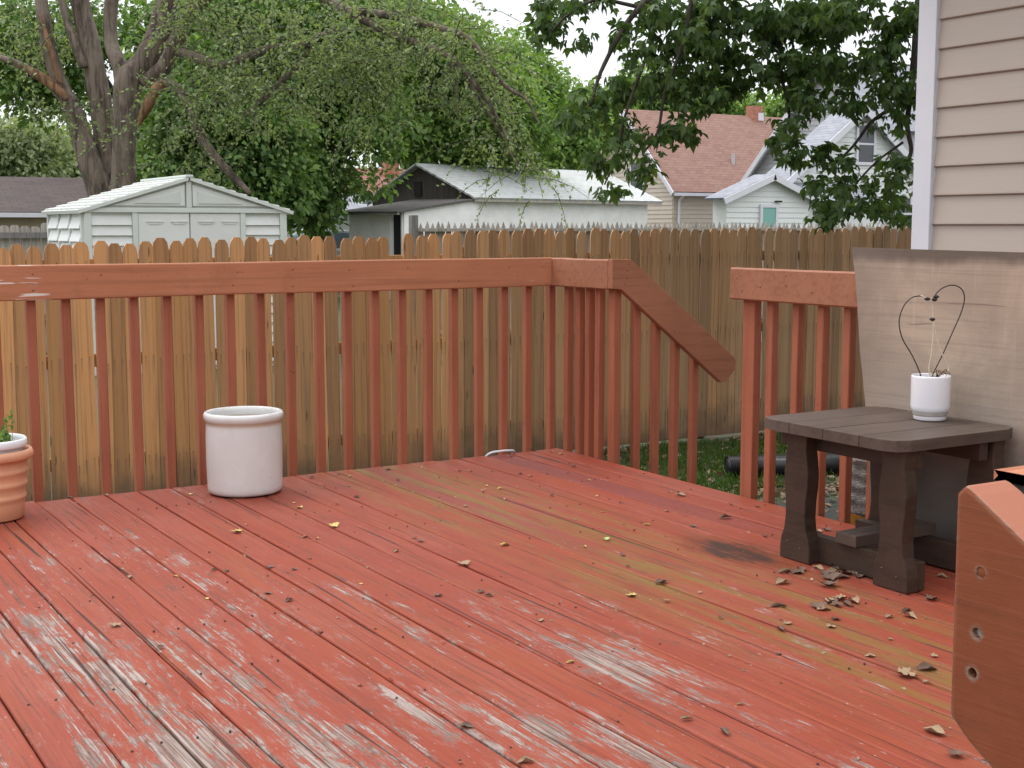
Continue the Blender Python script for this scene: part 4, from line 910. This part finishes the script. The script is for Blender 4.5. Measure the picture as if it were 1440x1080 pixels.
MB().prism([(ax - ehw + .25, 0), (ax + ehw - .25, 0), (ax + ehw - .25, gz(ez + .1)), (ax, gz(az - .1)), (ax - ehw + .25, gz(ez + .1))], lambda a, b, t: (a - 29, t, b), .03, .9).obj('wing_wall', M['wall_white'], wh_)
courses(wh_, M['wall_white'], 'x', .029, ax - ehw + .25 - 29, ax + ehw - .25 - 29, gz(.9), gz(az - .15), .155, clip=lambda z: (max(ax - ehw + .25, ax - (az - .06 - (z + GZ)) * ehw / (az - ez)) - 29, min(ax + ehw - .25, ax + (az - .06 - (z + GZ)) * ehw / (az - ez)) - 29))
for s in (-1, 1):
    pts = [W(ax + s * (ehw + .15), 30.45, ez - .1), W(ax + s * (ehw + .15), 31.7, ez - .1), W(ax, 31.7, az + .02), W(ax, 30.45, az + .02)]
    roof_part('wing_roof', wh_, pts if s > 0 else [pts[1], pts[0], pts[3], pts[2]], .07, M['roof_blue'])
    quad_slab([W(ax + s * (ehw + .17), 30.40, ez - .12), W(ax + s * (ehw + .17), 30.445, ez - .12), W(ax, 30.445, az), W(ax, 30.40, az)], .2).obj('rake_board', M['trim'], wh_)
window(wh_, 31.50 - 29, gz(3.66), .66, 1.12, .0); window(wh_, 33.1 - 29, gz(1.5), .9, 1.0, .0)
# porch
pax, paz, phw, pez, pyy = 26.5, 2.60, 1.75, 1.93, 29.5
MB().prism([(pax - phw + .18, 0), (pax + phw - .18, 0), (pax + phw - .18, gz(pez)), (pax, gz(paz - .12)), (pax - phw + .18, gz(pez))], lambda a, b, t: (a - 29, t - 30.7, b), pyy + .03, 30.1).obj('porch_wall', M['wall_white'], wh_)
courses(wh_, M['wall_white'], 'x', pyy + .029 - 30.7, 0, 0, gz(.9), gz(paz - .15), .15, clip=lambda z: (max(pax - phw + .18, pax - (paz - .08 - (z + GZ)) * phw / (paz - pez)) - 29, min(pax + phw - .18, pax + (paz - .08 - (z + GZ)) * phw / (paz - pez)) - 29))
for s in (-1, 1):
    pts = [W(pax + s * (phw + .1), 29.3, pez - .03), W(pax + s * (phw + .1), 30.15, pez - .03), W(pax, 30.15, paz), W(pax, 29.3, paz)]
    roof_part('porch_roof', wh_, pts if s > 0 else [pts[1], pts[0], pts[3], pts[2]], .06, M['roof_blue'])
    quad_slab([W(pax + s * (phw + .12), 29.25, pez - .05), W(pax + s * (phw + .12), 29.295, pez - .05), W(pax, 29.295, paz - .01), W(pax, 29.25, paz - .01)], .17).obj('rake_board', M['trim'], wh_)
window(wh_, 26.48 - 29, gz(1.36), .50, .56, pyy - 30.7, glass='teal', rail=False)
MB().box(W(26.72, 29.40, 1.80), W(26.92, 29.50, 1.84)).obj('porch_lamp', M['dark'], wh_)
MB().box(W(28.06, 29.9, GZ), W(30.9, 30.65, 1.75)).obj('porch_wall', M['wall_white'], wh_)
roof_part('porch_roof', wh_, [W(26.9, 29.6, 1.86), W(31.1, 29.6, 1.86), W(31.1, 30.69, 2.42), W(26.9, 30.69, 2.42)], .06, M['roof_blue'])
window(wh_, 29.15 - 29, gz(1.36), .6, .62, 29.9 - 30.7)

# ---- far gabled house behind the garage
fh = empty('house', (34.0, 56.0, GZ), R(20), 'pale sided house gable half hidden behind the garage roof', 'house')
MB().prism([(-3.4, 0), (3.4, 0), (3.4, gz(3.85)), (0, gz(5.05)), (-3.4, gz(3.85))], lambda a, b, t: (a, t, b), 0, 9).obj('wall', M['wall_grey'], fh)
courses(fh, M['wall_white'], 'x', -.001, 0, 0, gz(2.6), gz(5.0), .2, clip=lambda z: (max(-3.38, -(gz(5.0) - z) * 2.8), min(3.38, (gz(5.0) - z) * 2.8)))
for s in (-1, 1):
    pts = [(s * 3.7, -.3, gz(3.74)), (s * 3.7, 9, gz(3.74)), (0, 9, gz(5.12)), (0, -.3, gz(5.12))]
    roof_part('roof', fh, pts if s > 0 else [pts[1], pts[0], pts[3], pts[2]], .08, M['roof_pale']); quad_slab([(s * 3.72, -.36, gz(3.72)), (s * 3.72, -.31, gz(3.72)), (0, -.31, gz(5.11)), (0, -.36, gz(5.11))], .16).obj('rake_board', M['trim'], fh)
gr = empty('house', (44.0, 58.5, GZ), R(4), 'far house showing only a grey roof beside the tan house', 'house')
MB().box((-5, 0, 0), (3, 8, gz(4.6))).obj('wall', M['wall_grey'], gr)
roof_part('roof', gr, [(-5.4, -.4, gz(4.4)), (3.4, -.4, gz(4.4)), (3.4, 4, gz(6.9)), (-5.4, 4, gz(6.9))], .1, M['roof_blue'])
roof_part('roof', gr, [(3.4, 8.4, gz(4.4)), (-5.4, 8.4, gz(4.4)), (-5.4, 4.01, gz(6.89)), (3.4, 4.01, gz(6.89))], .1, M['roof_blue'])
# ---- red-roofed house with chimney
rd = empty('house', (23.2, 48.6, GZ), R(-8), 'house with a dull red roof and brick chimney beyond the trees', 'house')
MB().box((-3.2, 0, 0), (2.6, 6, gz(1.75))).obj('wall', M['wall_white'], rd)
roof_part('roof', rd, [(-3.6, -.4, gz(1.70)), (3.0, -.4, gz(1.70)), (3.0, 3, gz(3.52)), (-3.6, 3, gz(3.52))], .1, M['roof_red'])
roof_part('roof', rd, [(3.0, 6.4, gz(1.70)), (-3.6, 6.4, gz(1.70)), (-3.6, 3.01, gz(3.51)), (3.0, 3.01, gz(3.51))], .1, M['roof_red'])
ch = MB().box((1.05, 2.2, gz(2.8)), (1.65, 2.8, gz(3.95))).obj('chimney', M['brick'], rd); MB().lathe([(.2, 0), (.2, .12), (.14, .16), (.14, .42), (.0001, .42)], 12, (1.35, 2.5, gz(3.95))).obj('chimney_pot', M['clay_pot'], ch); MB().lathe([(.15, .43), (.15, .62), (.2, .64), (.0001, .72)], 12, (1.35, 2.5, gz(3.95))).obj('chimney_cap', M['white_pl'], ch)
# ---- dark-roofed garage at the left
lg = empty('garage', (4.0, 29.2, GZ), R(-3), 'low garage with dark brown shingle roof behind the elm trunk', 'garage')
MB().box((-4, .25, 0), (4.0, 4.5, gz(1.42))).obj('wall', M['wall_tan'], lg)
roof_part('roof', lg, [(-4.3, -.05, gz(1.40)), (4.3, -.05, gz(1.40)), (4.3, 2.4, gz(2.20)), (-4.3, 2.4, gz(2.20))], .08, M['roof_dark'])
roof_part('roof', lg, [(4.3, 4.8, gz(1.40)), (-4.3, 4.8, gz(1.40)), (-4.3, 2.41, gz(2.19)), (4.3, 2.41, gz(2.19))], .08, M['roof_dark'])
MB().box((-4.3, -.12, gz(1.29)), (4.3, -.052, gz(1.385))).obj('gutter', M['trim'], lg)
# ---- low shop behind, and a parked car
p_ = at(440, 318, 44); lb = empty('low_building', (p_[0], p_[1], GZ), R(-15), 'low pale building with a blue-grey roof between shed and garage', 'building')
MB().box((-3.5, 0, 0), (3.0, 4, gz(1.55))).obj('wall', M['wall_white'], lb); roof_part('roof', lb, [(-3.7, -.3, gz(1.56)), (3.2, -.3, gz(1.56)), (3.2, 2, gz(2.2)), (-3.7, 2, gz(2.2))], .08, M['roof_blue'])
MB().box((-3.7, -.36, gz(1.44)), (3.2, -.305, gz(1.54))).obj('fascia', M['teal'], lb)
p_ = at(474, 326, 40); cr_ = empty('parked_car', (p_[0], p_[1], GZ), R(-12), 'white parked car glimpsed over the fence between shed and garage', 'car')
zo = .22
body = [(-2.2, .35), (2.2, .35), (2.25, .75), (1.9, .92), (1.05, 1.02), (-1.9, 1.05), (-2.2, .95)]; cab = [(1.05, 1.0), (.35, 1.52), (-1.0, 1.56), (-1.75, 1.06)]
MB().prism(body, lambda a, b, t: (a, t, b + zo), -.88, .88).obj('body', M['car'], cr_, bevel=.06); MB().prism([(1.0, 1.0), (.33, 1.50), (-1.0, 1.54), (-1.7, 1.04)], lambda a, b, t: (a, t, b + zo), -.76, .76).obj('window_glass', M['car_glass'], cr_, bevel=.03)
MB().prism([(.42, 1.49), (.30, 1.55), (-.95, 1.59), (-1.1, 1.53)], lambda a, b, t: (a, t, b + zo), -.72, .72).obj('roof', M['car'], cr_, bevel=.02)
for s in (-.79, .79):
    for a, b in ((1.05, .35), (-.25, -.30), (-1.7, -1.0)): MB().tube([(a, s, 1.0 + zo), (b, s * .96, 1.54 + zo)], .04, 6).obj('pillar', M['car'], cr_)
for wx in (-1.4, 1.4):
    for s in (-1, 1): MB().lathe([(.0001, -.1), (.30, -.1), (.33, -.06), (.33, .06), (.30, .1), (.0001, .1)], 20).obj('wheel', M['tyre'], cr_, (wx, s * .80, .33), (math.pi / 2, 0, 0), smooth=True)

# ================================================================== TREES
def limb_mesh(limbs, d0, jit=.05, n=10):
    """limbs: lists of (u, v, width) survey points at d0 (+ optional depth offset)"""
    b = MB()
    for L in limbs:
        row = []
        for q in L:
            off = q[3] if len(q) > 3 else 0; p = at(q[0], q[1], d0 + off); row.append((*p, q[2] * (d0 + off) / 1900 / 2))
        s = smooth_path(row, 6); b.tube(s[:, :3], np.maximum(s[:, 3], .006), n, jit=jit)
    return b
def clumps(spec, d0, nsub, nleaf, lsize, rsub, ddepth=1.5, droop=.5, T=LEAF_T, TF=LEAF_F, tight=.6, seed=0):
    """spec: (u, v, ru, rv[, depth offset]); leaves gathered into sub-clumps so that crown shows masses and gaps"""
    rs = np.random.default_rng(seed); P = []; Nn = []
    area = np.array([s[2] * s[3] for s in spec]); cnt = np.maximum(3, (nsub * area / area.sum()).astype(int))
    for s, c in zip(spec, cnt):
        off = s[4] if len(s) > 4 else 0; d = d0 + off; c0 = at(s[0], s[1], d); ru, rv = s[2] * d / 1900, s[3] * d / 1900
        q = unit(rs.normal(size=(c, 3))) * (rs.random((c, 1)) ** .45)
        cc = c0 + q[:, :1] * ru * _rt + q[:, 2:] * rv * _up + q[:, 1:2] * ddepth * _hd
        for m in cc:
            r = rsub * rs.uniform(.55, 1.25); k = max(6, int(nleaf * rs.uniform(.6, 1.3))); dv = unit(rs.normal(size=(k, 3)))
            rad = r * (tight + (1 - tight) * rs.random((k, 1))) * np.array([1.15, 1.15, .75]); P.append(m + dv * rad); Nn.append(dv)
    P = np.vstack(P); Nn = np.vstack(Nn); n = len(P)
    nrm = Nn * .7 + np.array([0, 0, .55]) + rs.normal(size=(n, 3)) * .45; dirv = Nn * .8 + rs.normal(size=(n, 3)) * .6 + np.array([0, 0, -droop])
    return scatter(P, nrm, dirv, rs.uniform(.7, 1.25, n) * lsize, T, TF)
def sprays(spec, d0, nsp, nl, lsize, length, ddepth=1.4, seed=0):
    """fine hanging twigs with small leaves along them"""
    rs = np.random.default_rng(seed); P = []; D = []; tw = []
    area = np.array([s[2] * s[3] * (s[5] if len(s) > 5 else 1) for s in spec]); cnt = np.maximum(3, (nsp * area / area.sum()).astype(int))
    for s, c in zip(spec, cnt):
        off = s[4] if len(s) > 4 else 0; d = d0 + off; c0 = at(s[0], s[1], d); ru, rv = s[2] * d / 1900, s[3] * d / 1900
        q = unit(rs.normal(size=(c, 3))) * (rs.random((c, 1)) ** .5); cc = c0 + q[:, :1] * ru * _rt + q[:, 2:] * rv * _up + q[:, 1:2] * ddepth * _hd
        kc = max(2, c // 9); cc = cc[rs.integers(0, min(kc, c), c)] + rs.normal(size=(c, 3)) * np.array([.30, .30, .22])
        for m in cc:
            L = length * rs.uniform(.5, 1.3); h = rs.normal(size=3) * np.array([.8, .8, .25]); t = np.linspace(0, 1, nl)[:, None]
            pts = m + h * L * t + np.array([0, 0, -.75]) * L * t ** 2 + rs.normal(size=(nl, 3)) * .035 * L; P.append(pts); D.append(np.tile(h * .5 + np.array([0, 0, -.5]), (nl, 1)))
            tw.append((m, h, L))
    P = np.vstack(P); D = np.vstack(D); n = len(P)
    V, F = scatter(P, rs.normal(size=(n, 3)) * .7 + np.array([0, 0, .7]), D + rs.normal(size=(n, 3)) * .55, rs.uniform(.7, 1.3, n) * lsize, LEAF_T, LEAF_F)
    return V, F, tw
def crown(par, V, F, mat, name='crown'):
    loc = par.location; V = V - np.array(loc)
    return tag(link(name, np_mesh(name, V, F, mat), None, par), kind='stuff')
def trunk(par, b, mat, name='trunk'):
    l = par.location; b.v = [(p[0] - l.x, p[1] - l.y, p[2] - l.z) for p in b.v]; return b.obj(name, mat, par, smooth=True, fix=True)
def tree(name, u, d, label, group=None):
    p = at(u, 400, d); return empty(name, (p[0], p[1], GZ), 0, label, 'tree', group)

# ---- big elm
D = 24.0; elm = tree('elm_tree', 165, D, 'big multi-trunked elm with broken limbs behind the white shed')
trunk(elm, limb_mesh([
    [(160, 400, 60), (146, 290, 40), (124, 222, 31), (107, 168, 28), (96, 142, 25)],
    [(100, 148, 24), (85, 120, 22), (72, 80, 21), (62, 30, 19), (55, -30, 16), (50, -120, 12)],
    [(100, 150, 18), (72, 118, 15), (40, 98, 12), (10, 84, 9), (-40, 70, 6)],
    [(165, 400, 70, .2), (158, 290, 42, .25), (149, 205, 31, .3), (139, 130, 30, .3), (128, 70, 28, .3), (114, 10, 27, .3), (104, -50, 25), (95, -150, 20)],
    [(175, 400, 80, -.1), (174, 290, 44, -.15), (174, 220, 33, -.2), (176, 160, 35, -.2), (184, 112, 40, -.2), (205, 88, 37, -.2), (222, 50, 33, -.2), (235, 0, 31, -.2), (246, -60, 28, -.2), (256, -160, 22)],
    [(178, 130, 30, -.1), (168, 92, 22, 0), (157, 65, 20, .1), (155, 25, 19, .1), (160, -40, 17, .1), (166, -130, 12)],
    [(205, 118, 24, -.3), (232, 92, 22, -.4), (246, 62, 22, -.4), (262, 25, 20, -.4), (282, -20, 18, -.4), (310, -90, 14)],
    [(118, 95, 13, .1), (104, 58, 12, .1), (92, 20, 11, .2), (80, -30, 9, .3)],
], D, .06, 14), M['bark_elm'])
trunk(elm, limb_mesh([
    [(218, 118, 22, -.3), (245, 122, 16, -.6), (262, 143, 13, -.8), (277, 178, 13, -.9), (292, 208, 14, -1), (318, 238, 12, -1.1), (352, 272, 7, -1.2)],
    [(262, 20, 18, -.4), (330, -30, 17, -.8), (420, -20, 15, -1.2), (500, 22, 13, -1.6), (560, 52, 11, -1.8), (620, 73, 9, -2), (655, 102, 8, -2.1), (690, 150, 6, -2.2), (716, 200, 4, -2.2)],
    [(500, 15, 12, -1.6), (560, 24, 11, -1.8), (612, 38, 10, -2), (655, 52, 9, -2), (682, 84, 8, -2), (712, 122, 6, -2.1), (740, 140, 4, -2.1), (756, 172, 3, -2.1)],
    [(630, 78, 6, -2), (640, 105, 5, -2), (643, 135, 4, -2), (641, 158, 3, -2)],
    [(248, 70, 16, -.4), (310, 92, 13, -.8), (345, 80, 12, -1), (385, 68, 12, -1.2), (430, 62, 10, -1.3), (470, 40, 7, -1.4)],
    [(344, 164, 6, -1.2), (372, 138, 8, -1.2), (402, 108, 9, -1.2), (428, 78, 8, -1.2), (450, 48, 7, -1.3)],
    [(655, 110, 5, -2), (690, 165, 4, -2), (712, 205, 3, -2), (735, 245, 2.2, -2)],
], D, .05, 8), M['bark_elm'], 'limbs')
sc_ = limb_mesh([[(196, 176, 4, -.62), (203, 158, 13, -.66), (212, 140, 17, -.66), (222, 124, 17, -.62), (232, 116, 8, -.55)]], D, .10, 8); trunk(elm, sc_, M['scar'], 'torn_wood')
sc_ = limb_mesh([[(28, 92, 5, -.12), (46, 101, 11, -.14), (66, 114, 14, -.14), (84, 128, 12, -.2), (94, 140, 6, -.2)], [(86, 118, 5, -.28), (76, 90, 8, -.28), (66, 52, 7, -.25), (58, 20, 4, -.2)]], D, .10, 8); trunk(elm, sc_, M['scar'], 'torn_wood')
espec = [(330, 105, 75, 70, -1, .6), (430, 50, 100, 60, -1.3, .75), (400, 130, 60, 60, -1.3, .55), (520, 70, 70, 60, -1.6), (620, 45, 60, 45, -2, .8), (650, 105, 50, 45, -2, .7), (700, 130, 40, 50, -2, .7), (722, 190, 40, 38, -2, .6), (745, 228, 30, 24, -2, .4), (738, 262, 24, 14, -2, .3), (690, 205, 30, 20, -2, .4), (300, 250, 55, 28, -1, .6), (255, 170, 30, 50, -1, .7), (25, 45, 50, 50, 0, .7), (112, 160, 22, 36, -.5, .7), (45, 70, 30, 26, -.4, .6), (300, 30, 70, 45, -.6), (480, 160, 40, 60, -1.5, .35), (560, 15, 80, 35, -2, .8)]
V_, F_, tw = sprays(espec, D, 1000, 20, .072, .66, seed=5); crown(elm, V_, F_, M['leaf_elm'])
tb_ = MB(); rs_ = random.Random(3)
for m, h, L in rs_.sample(tw, 700):
    tb_.tube([m + h * L * t + np.array([0, 0, -.75]) * L * t * t for t in (0, .35, .7, 1)], [.009, .007, .005, .003], 3, cap=False)
tag(trunk(elm, tb_, M['bark'], 'twigs'), kind='stuff')

# ---- maples and other trees behind
def maple(name, u, d, label, spec, nsub, nleaf, mat, seed, ls=.19, rsub=.62, limbs=None, dd=1.8):
    t = tree(name, u, d, label)
    vt = min(q[1] for q in spec) + 5
    L = [[(u, 420, 34), (u + 3, 330, 28), (u - 4, 240, 24), (u + 6, max(150, vt + 20), 18), (u + 2, max(90, vt + 10), 10), (u, vt, 5)]]
    for s in spec[::2]: L.append([(u, min(300, s[1] + 110), 14), ((u + s[0]) / 2, s[1] + 60, 10), (s[0], s[1], 6)])
    trunk(t, limb_mesh(limbs or L, d + .6, .05, 8), M['bark'])
    V, F = clumps(spec, d, nsub, nleaf, ls, rsub, dd, seed=seed); crown(t, V, F, mat); return t
maple('maple_tree', 300, 33, 'dense dark maple directly behind the leaning elm limb', [(250, 235, 60, 75), (330, 255, 75, 62), (300, 165, 75, 70), (262, 110, 50, 60), (360, 190, 70, 60), (220, 200, 35, 70, 1), (395, 265, 40, 45)], 330, 120, M['leaf_maple'], 21)
maple('maple_tree', 440, 35, 'tall broad green maple in the middle of the treeline', [(430, 200, 70, 70), (450, 120, 80, 80), (400, 40, 100, 60), (520, 40, 90, 60), (462, 262, 30, 36), (425, 275, 42, 42), (520, 165, 45, 52), (330, 40, 60, 60), (455, 306, 20, 14), (515, 250, 13, 20)], 400, 120, M['leaf_maple'], 22)
maple('maple_tree', 640, 40, 'bright green maple behind the white garage roof', [(600, 150, 70, 75), (650, 195, 60, 40), (690, 150, 60, 65), (640, 90, 60, 60), (578, 190, 36, 34), (580, 60, 60, 60), (735, 190, 45, 50)], 380, 120, M['leaf_bright'], 23, .20, .7)
maple('maple_tree', 770, 46, 'light green tree filling the gap left of the tan house', [(745, 130, 40, 45), (775, 165, 42, 50), (790, 205, 40, 35), (720, 90, 35, 35), (825, 190, 35, 25)], 170, 110, M['leaf_bright'], 24, .20, .75)
maple('maple_tree', 178, 36, 'dark leafy tree seen between the elm trunks', [(55, 125, 62, 34), (15, 60, 70, 60), (115, 50, 36, 60), (200, 30, 32, 40), (200, 160, 40, 45), (265, 40, 40, 45), (235, 110, 26, 30)], 190, 95, M['leaf_maple'], 25)
for k, (u, v, ru, rv, d) in enumerate([(20, 222, 70, 55, 58), (95, 230, 42, 46, 62)]):
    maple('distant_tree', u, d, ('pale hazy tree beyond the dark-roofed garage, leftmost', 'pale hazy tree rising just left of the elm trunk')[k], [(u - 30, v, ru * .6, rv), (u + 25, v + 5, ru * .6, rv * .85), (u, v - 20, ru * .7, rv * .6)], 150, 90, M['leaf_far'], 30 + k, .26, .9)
for k, (u, v, ru, rv, d) in enumerate([(1000, 150, 70, 26, 75), (1125, 158, 40, 22, 72), (845, 165, 45, 55, 70), (915, 140, 40, 35, 74)]):
    maple('distant_tree', u, d, ('light green treetop above the red-brown roof ridge', 'treetop right of the brick chimney', 'tree standing left of the tan house gable', 'tree behind the peak of the tan house')[k], [(u - ru * .4, v, ru * .6, rv), (u + ru * .4, v + 3, ru * .6, rv)], 80, 90, M['leaf_bright'], 40 + k, .28, .9)

# ---- overhanging maple at upper right: trunk stands behind the beige house
D = 9.6
om = empty('maple_tree', tuple(at(1560, 400, 12.5)[:2]) + (GZ,), 0, 'overhanging dark green maple branches hanging in from the upper right', 'tree')
trunk(om, limb_mesh([
    [(1560, 900, 90, 2.9), (1550, 500, 80, 2.9), (1530, 200, 72, 2.8), (1500, -60, 60, 2.6), (1480, -300, 45, 2.4)],
    [(1515, 60, 40, 2.7), (1400, -30, 34, 1.6), (1300, -60, 28, .8), (1220, -40, 20, .3), (1190, 2, 13, 0), (1165, 25, 12, 0), (1130, 42, 10, 0), (1095, 53, 8, 0), (1065, 58, 5, 0)],
    [(1220, -50, 16, .3), (1100, -60, 14, 0), (980, -40, 12, -.2), (900, 10, 9, -.3), (850, 90, 6, -.3), (830, 150, 4, -.3)],
    [(1300, -60, 18, .8), (1290, 40, 12, .3), (1282, 120, 9, .1), (1276, 175, 7, 0), (1281, 215, 6, 0), (1262, 245, 4, 0)],
    [(1282, 120, 7, .1), (1255, 150, 6, 0), (1225, 172, 5, 0), (1200, 205, 4, 0), (1170, 235, 3, 0)],
    [(980, -40, 8, -.2), (960, 60, 6, -.2), (935, 130, 5, -.2), (925, 185, 3.5, -.2), (905, 215, 3, -.2)],
    [(1095, 53, 6, 0), (1100, 110, 5, 0), (1110, 160, 4, 0), (1100, 200, 3, 0)],
    [(900, 10, 6, -.3), (840, 0, 5, -.3), (800, 20, 4, -.3), (775, 45, 3, -.3)],
    [(905, 90, 5, -.3), (880, 160, 4, -.3), (868, 215, 3, -.3), (850, 260, 2.5, -.3)],
    [(1270, 200, 4, 0), (1230, 230, 3, 0), (1195, 270, 3, 0), (1180, 300, 2, 0)],
], D, .05, 7), M['bark'])
MT, MF = [], []
for an, ln, wd in ((0, 1.0, .24), (.75, .78, .20), (-.75, .78, .20)):      # three hanging leaflets
    c_, s_ = math.cos(an), math.sin(an); k_ = len(MT)
    for a, b, c in ((0, .08, 0), (wd * .75, .30, .05), (wd, .52, .06), (wd * .42, .80, -.02), (0, 1.0, -.10), (-wd * .42, .80, -.02), (-wd, .52, .06), (-wd * .75, .30, .05)):
        MT.append(((a * c_ + b * s_) * ln, (b * c_ - a * s_) * ln, c - .10 * abs(an)))
    MF += [(k_, k_ + 1, k_ + 2, k_ + 3), (k_, k_ + 3, k_ + 4, k_ + 5), (k_, k_ + 5, k_ + 6, k_ + 7)]
MT, MF = np.array(MT), np.array(MF)
ospec = [(1010, 15, 70, 40), (1090, 25, 80, 45), (1180, 15, 80, 40), (1260, 40, 45, 60), (960, 60, 45, 40), (930, 15, 40, 40), (900, 70, 22, 25), (1020, 85, 60, 45), (985, 125, 45, 40), (935, 110, 40, 35), (880, 125, 40, 28), (835, 138, 36, 22), (805, 165, 30, 30), (868, 178, 30, 22), (850, 225, 26, 24), (862, 268, 22, 10), (898, 205, 30, 25), (955, 185, 28, 20), (912, 238, 14, 22), (790, 15, 45, 25), (772, 50, 18, 20), (830, 5, 40, 14), (815, 55, 8, 12), (877, 40, 12, 10), (1060, 100, 30, 28), (1110, 90, 28, 40), (1125, 140, 30, 34), (1105, 185, 18, 26), (1115, 215, 14, 14), (1160, 90, 40, 45), (1215, 100, 40, 40), (1265, 125, 32, 40), (1190, 140, 24, 18), (1265, 170, 20, 16), (1160, 215, 30, 20), (1185, 240, 26, 18), (1150, 260, 22, 16), (1180, 285, 34, 20), (1235, 290, 34, 22), (1270, 262, 16, 22), (1255, 225, 22, 12), (1160, 305, 16, 10), (1240, 255, 24, 12), (1275, 300, 10, 14), (1150, 20, 60, 30, .8)]
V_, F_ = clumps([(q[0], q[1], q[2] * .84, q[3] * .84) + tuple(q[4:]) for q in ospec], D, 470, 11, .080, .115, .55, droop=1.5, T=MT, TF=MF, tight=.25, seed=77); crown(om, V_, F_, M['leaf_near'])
lm = MB().add([tuple(p) for p in MT], [tuple(f) for f in MF]).mesh('leaf', fix=False); lm.materials.append(M['leaf_near'])
rs_ = np.random.default_rng(5); fr = [s for s in ospec if s[2] < 40]
for k in range(220):
    s = fr[k % len(fr)]; a = rs_.uniform(0, 6.28); rr = rs_.uniform(.75, 1.15); p = at(s[0] + s[2] * rr * math.cos(a), s[1] + s[3] * rr * math.sin(a), D + rs_.uniform(-.5, .4)) - np.array(om.location)
    o = bpy.data.objects.new('leaf', lm); col.objects.link(o); o.parent = om; o.location = p; z_ = rs_.uniform(.065, .095); o.scale = (z_, z_, z_)
    o.rotation_euler = (math.pi + rs_.uniform(.3, 1.25), rs_.uniform(-.5, .5), rs_.uniform(0, 6.28))

rs_ = np.random.default_rng(91); P_, N_ = [], []
for k in range(240):
    c_ = np.array([rs_.uniform(5.4, 13.0), rs_.uniform(3.0, 12.5), 0.0]); dist = math.hypot(c_[0], c_[1]); lo = 1.11 + .205 * dist + 1.0
    c_[2] = lo + abs(rs_.normal(0, 1.3)); dv = unit(rs_.normal(size=(60, 3))); P_.append(c_ + dv * .55 * (.5 + .5 * rs_.random((60, 1)))); N_.append(dv)
P_ = np.vstack(P_); N_ = np.vstack(N_); n = len(P_)
V_, F_ = scatter(P_, N_ * .5 + np.array([0, 0, .7]) + rs_.normal(size=(n, 3)) * .4, N_ + np.array([0, 0, -1.0]), rs_.uniform(.12, .19, n), LEAF_T * np.array([1.25, 1, 1]), LEAF_F)
crown(om, V_, F_, M['leaf_near'], 'shading_crown')  # unseen crown clumps overhead, added to shade the right of deck and fence
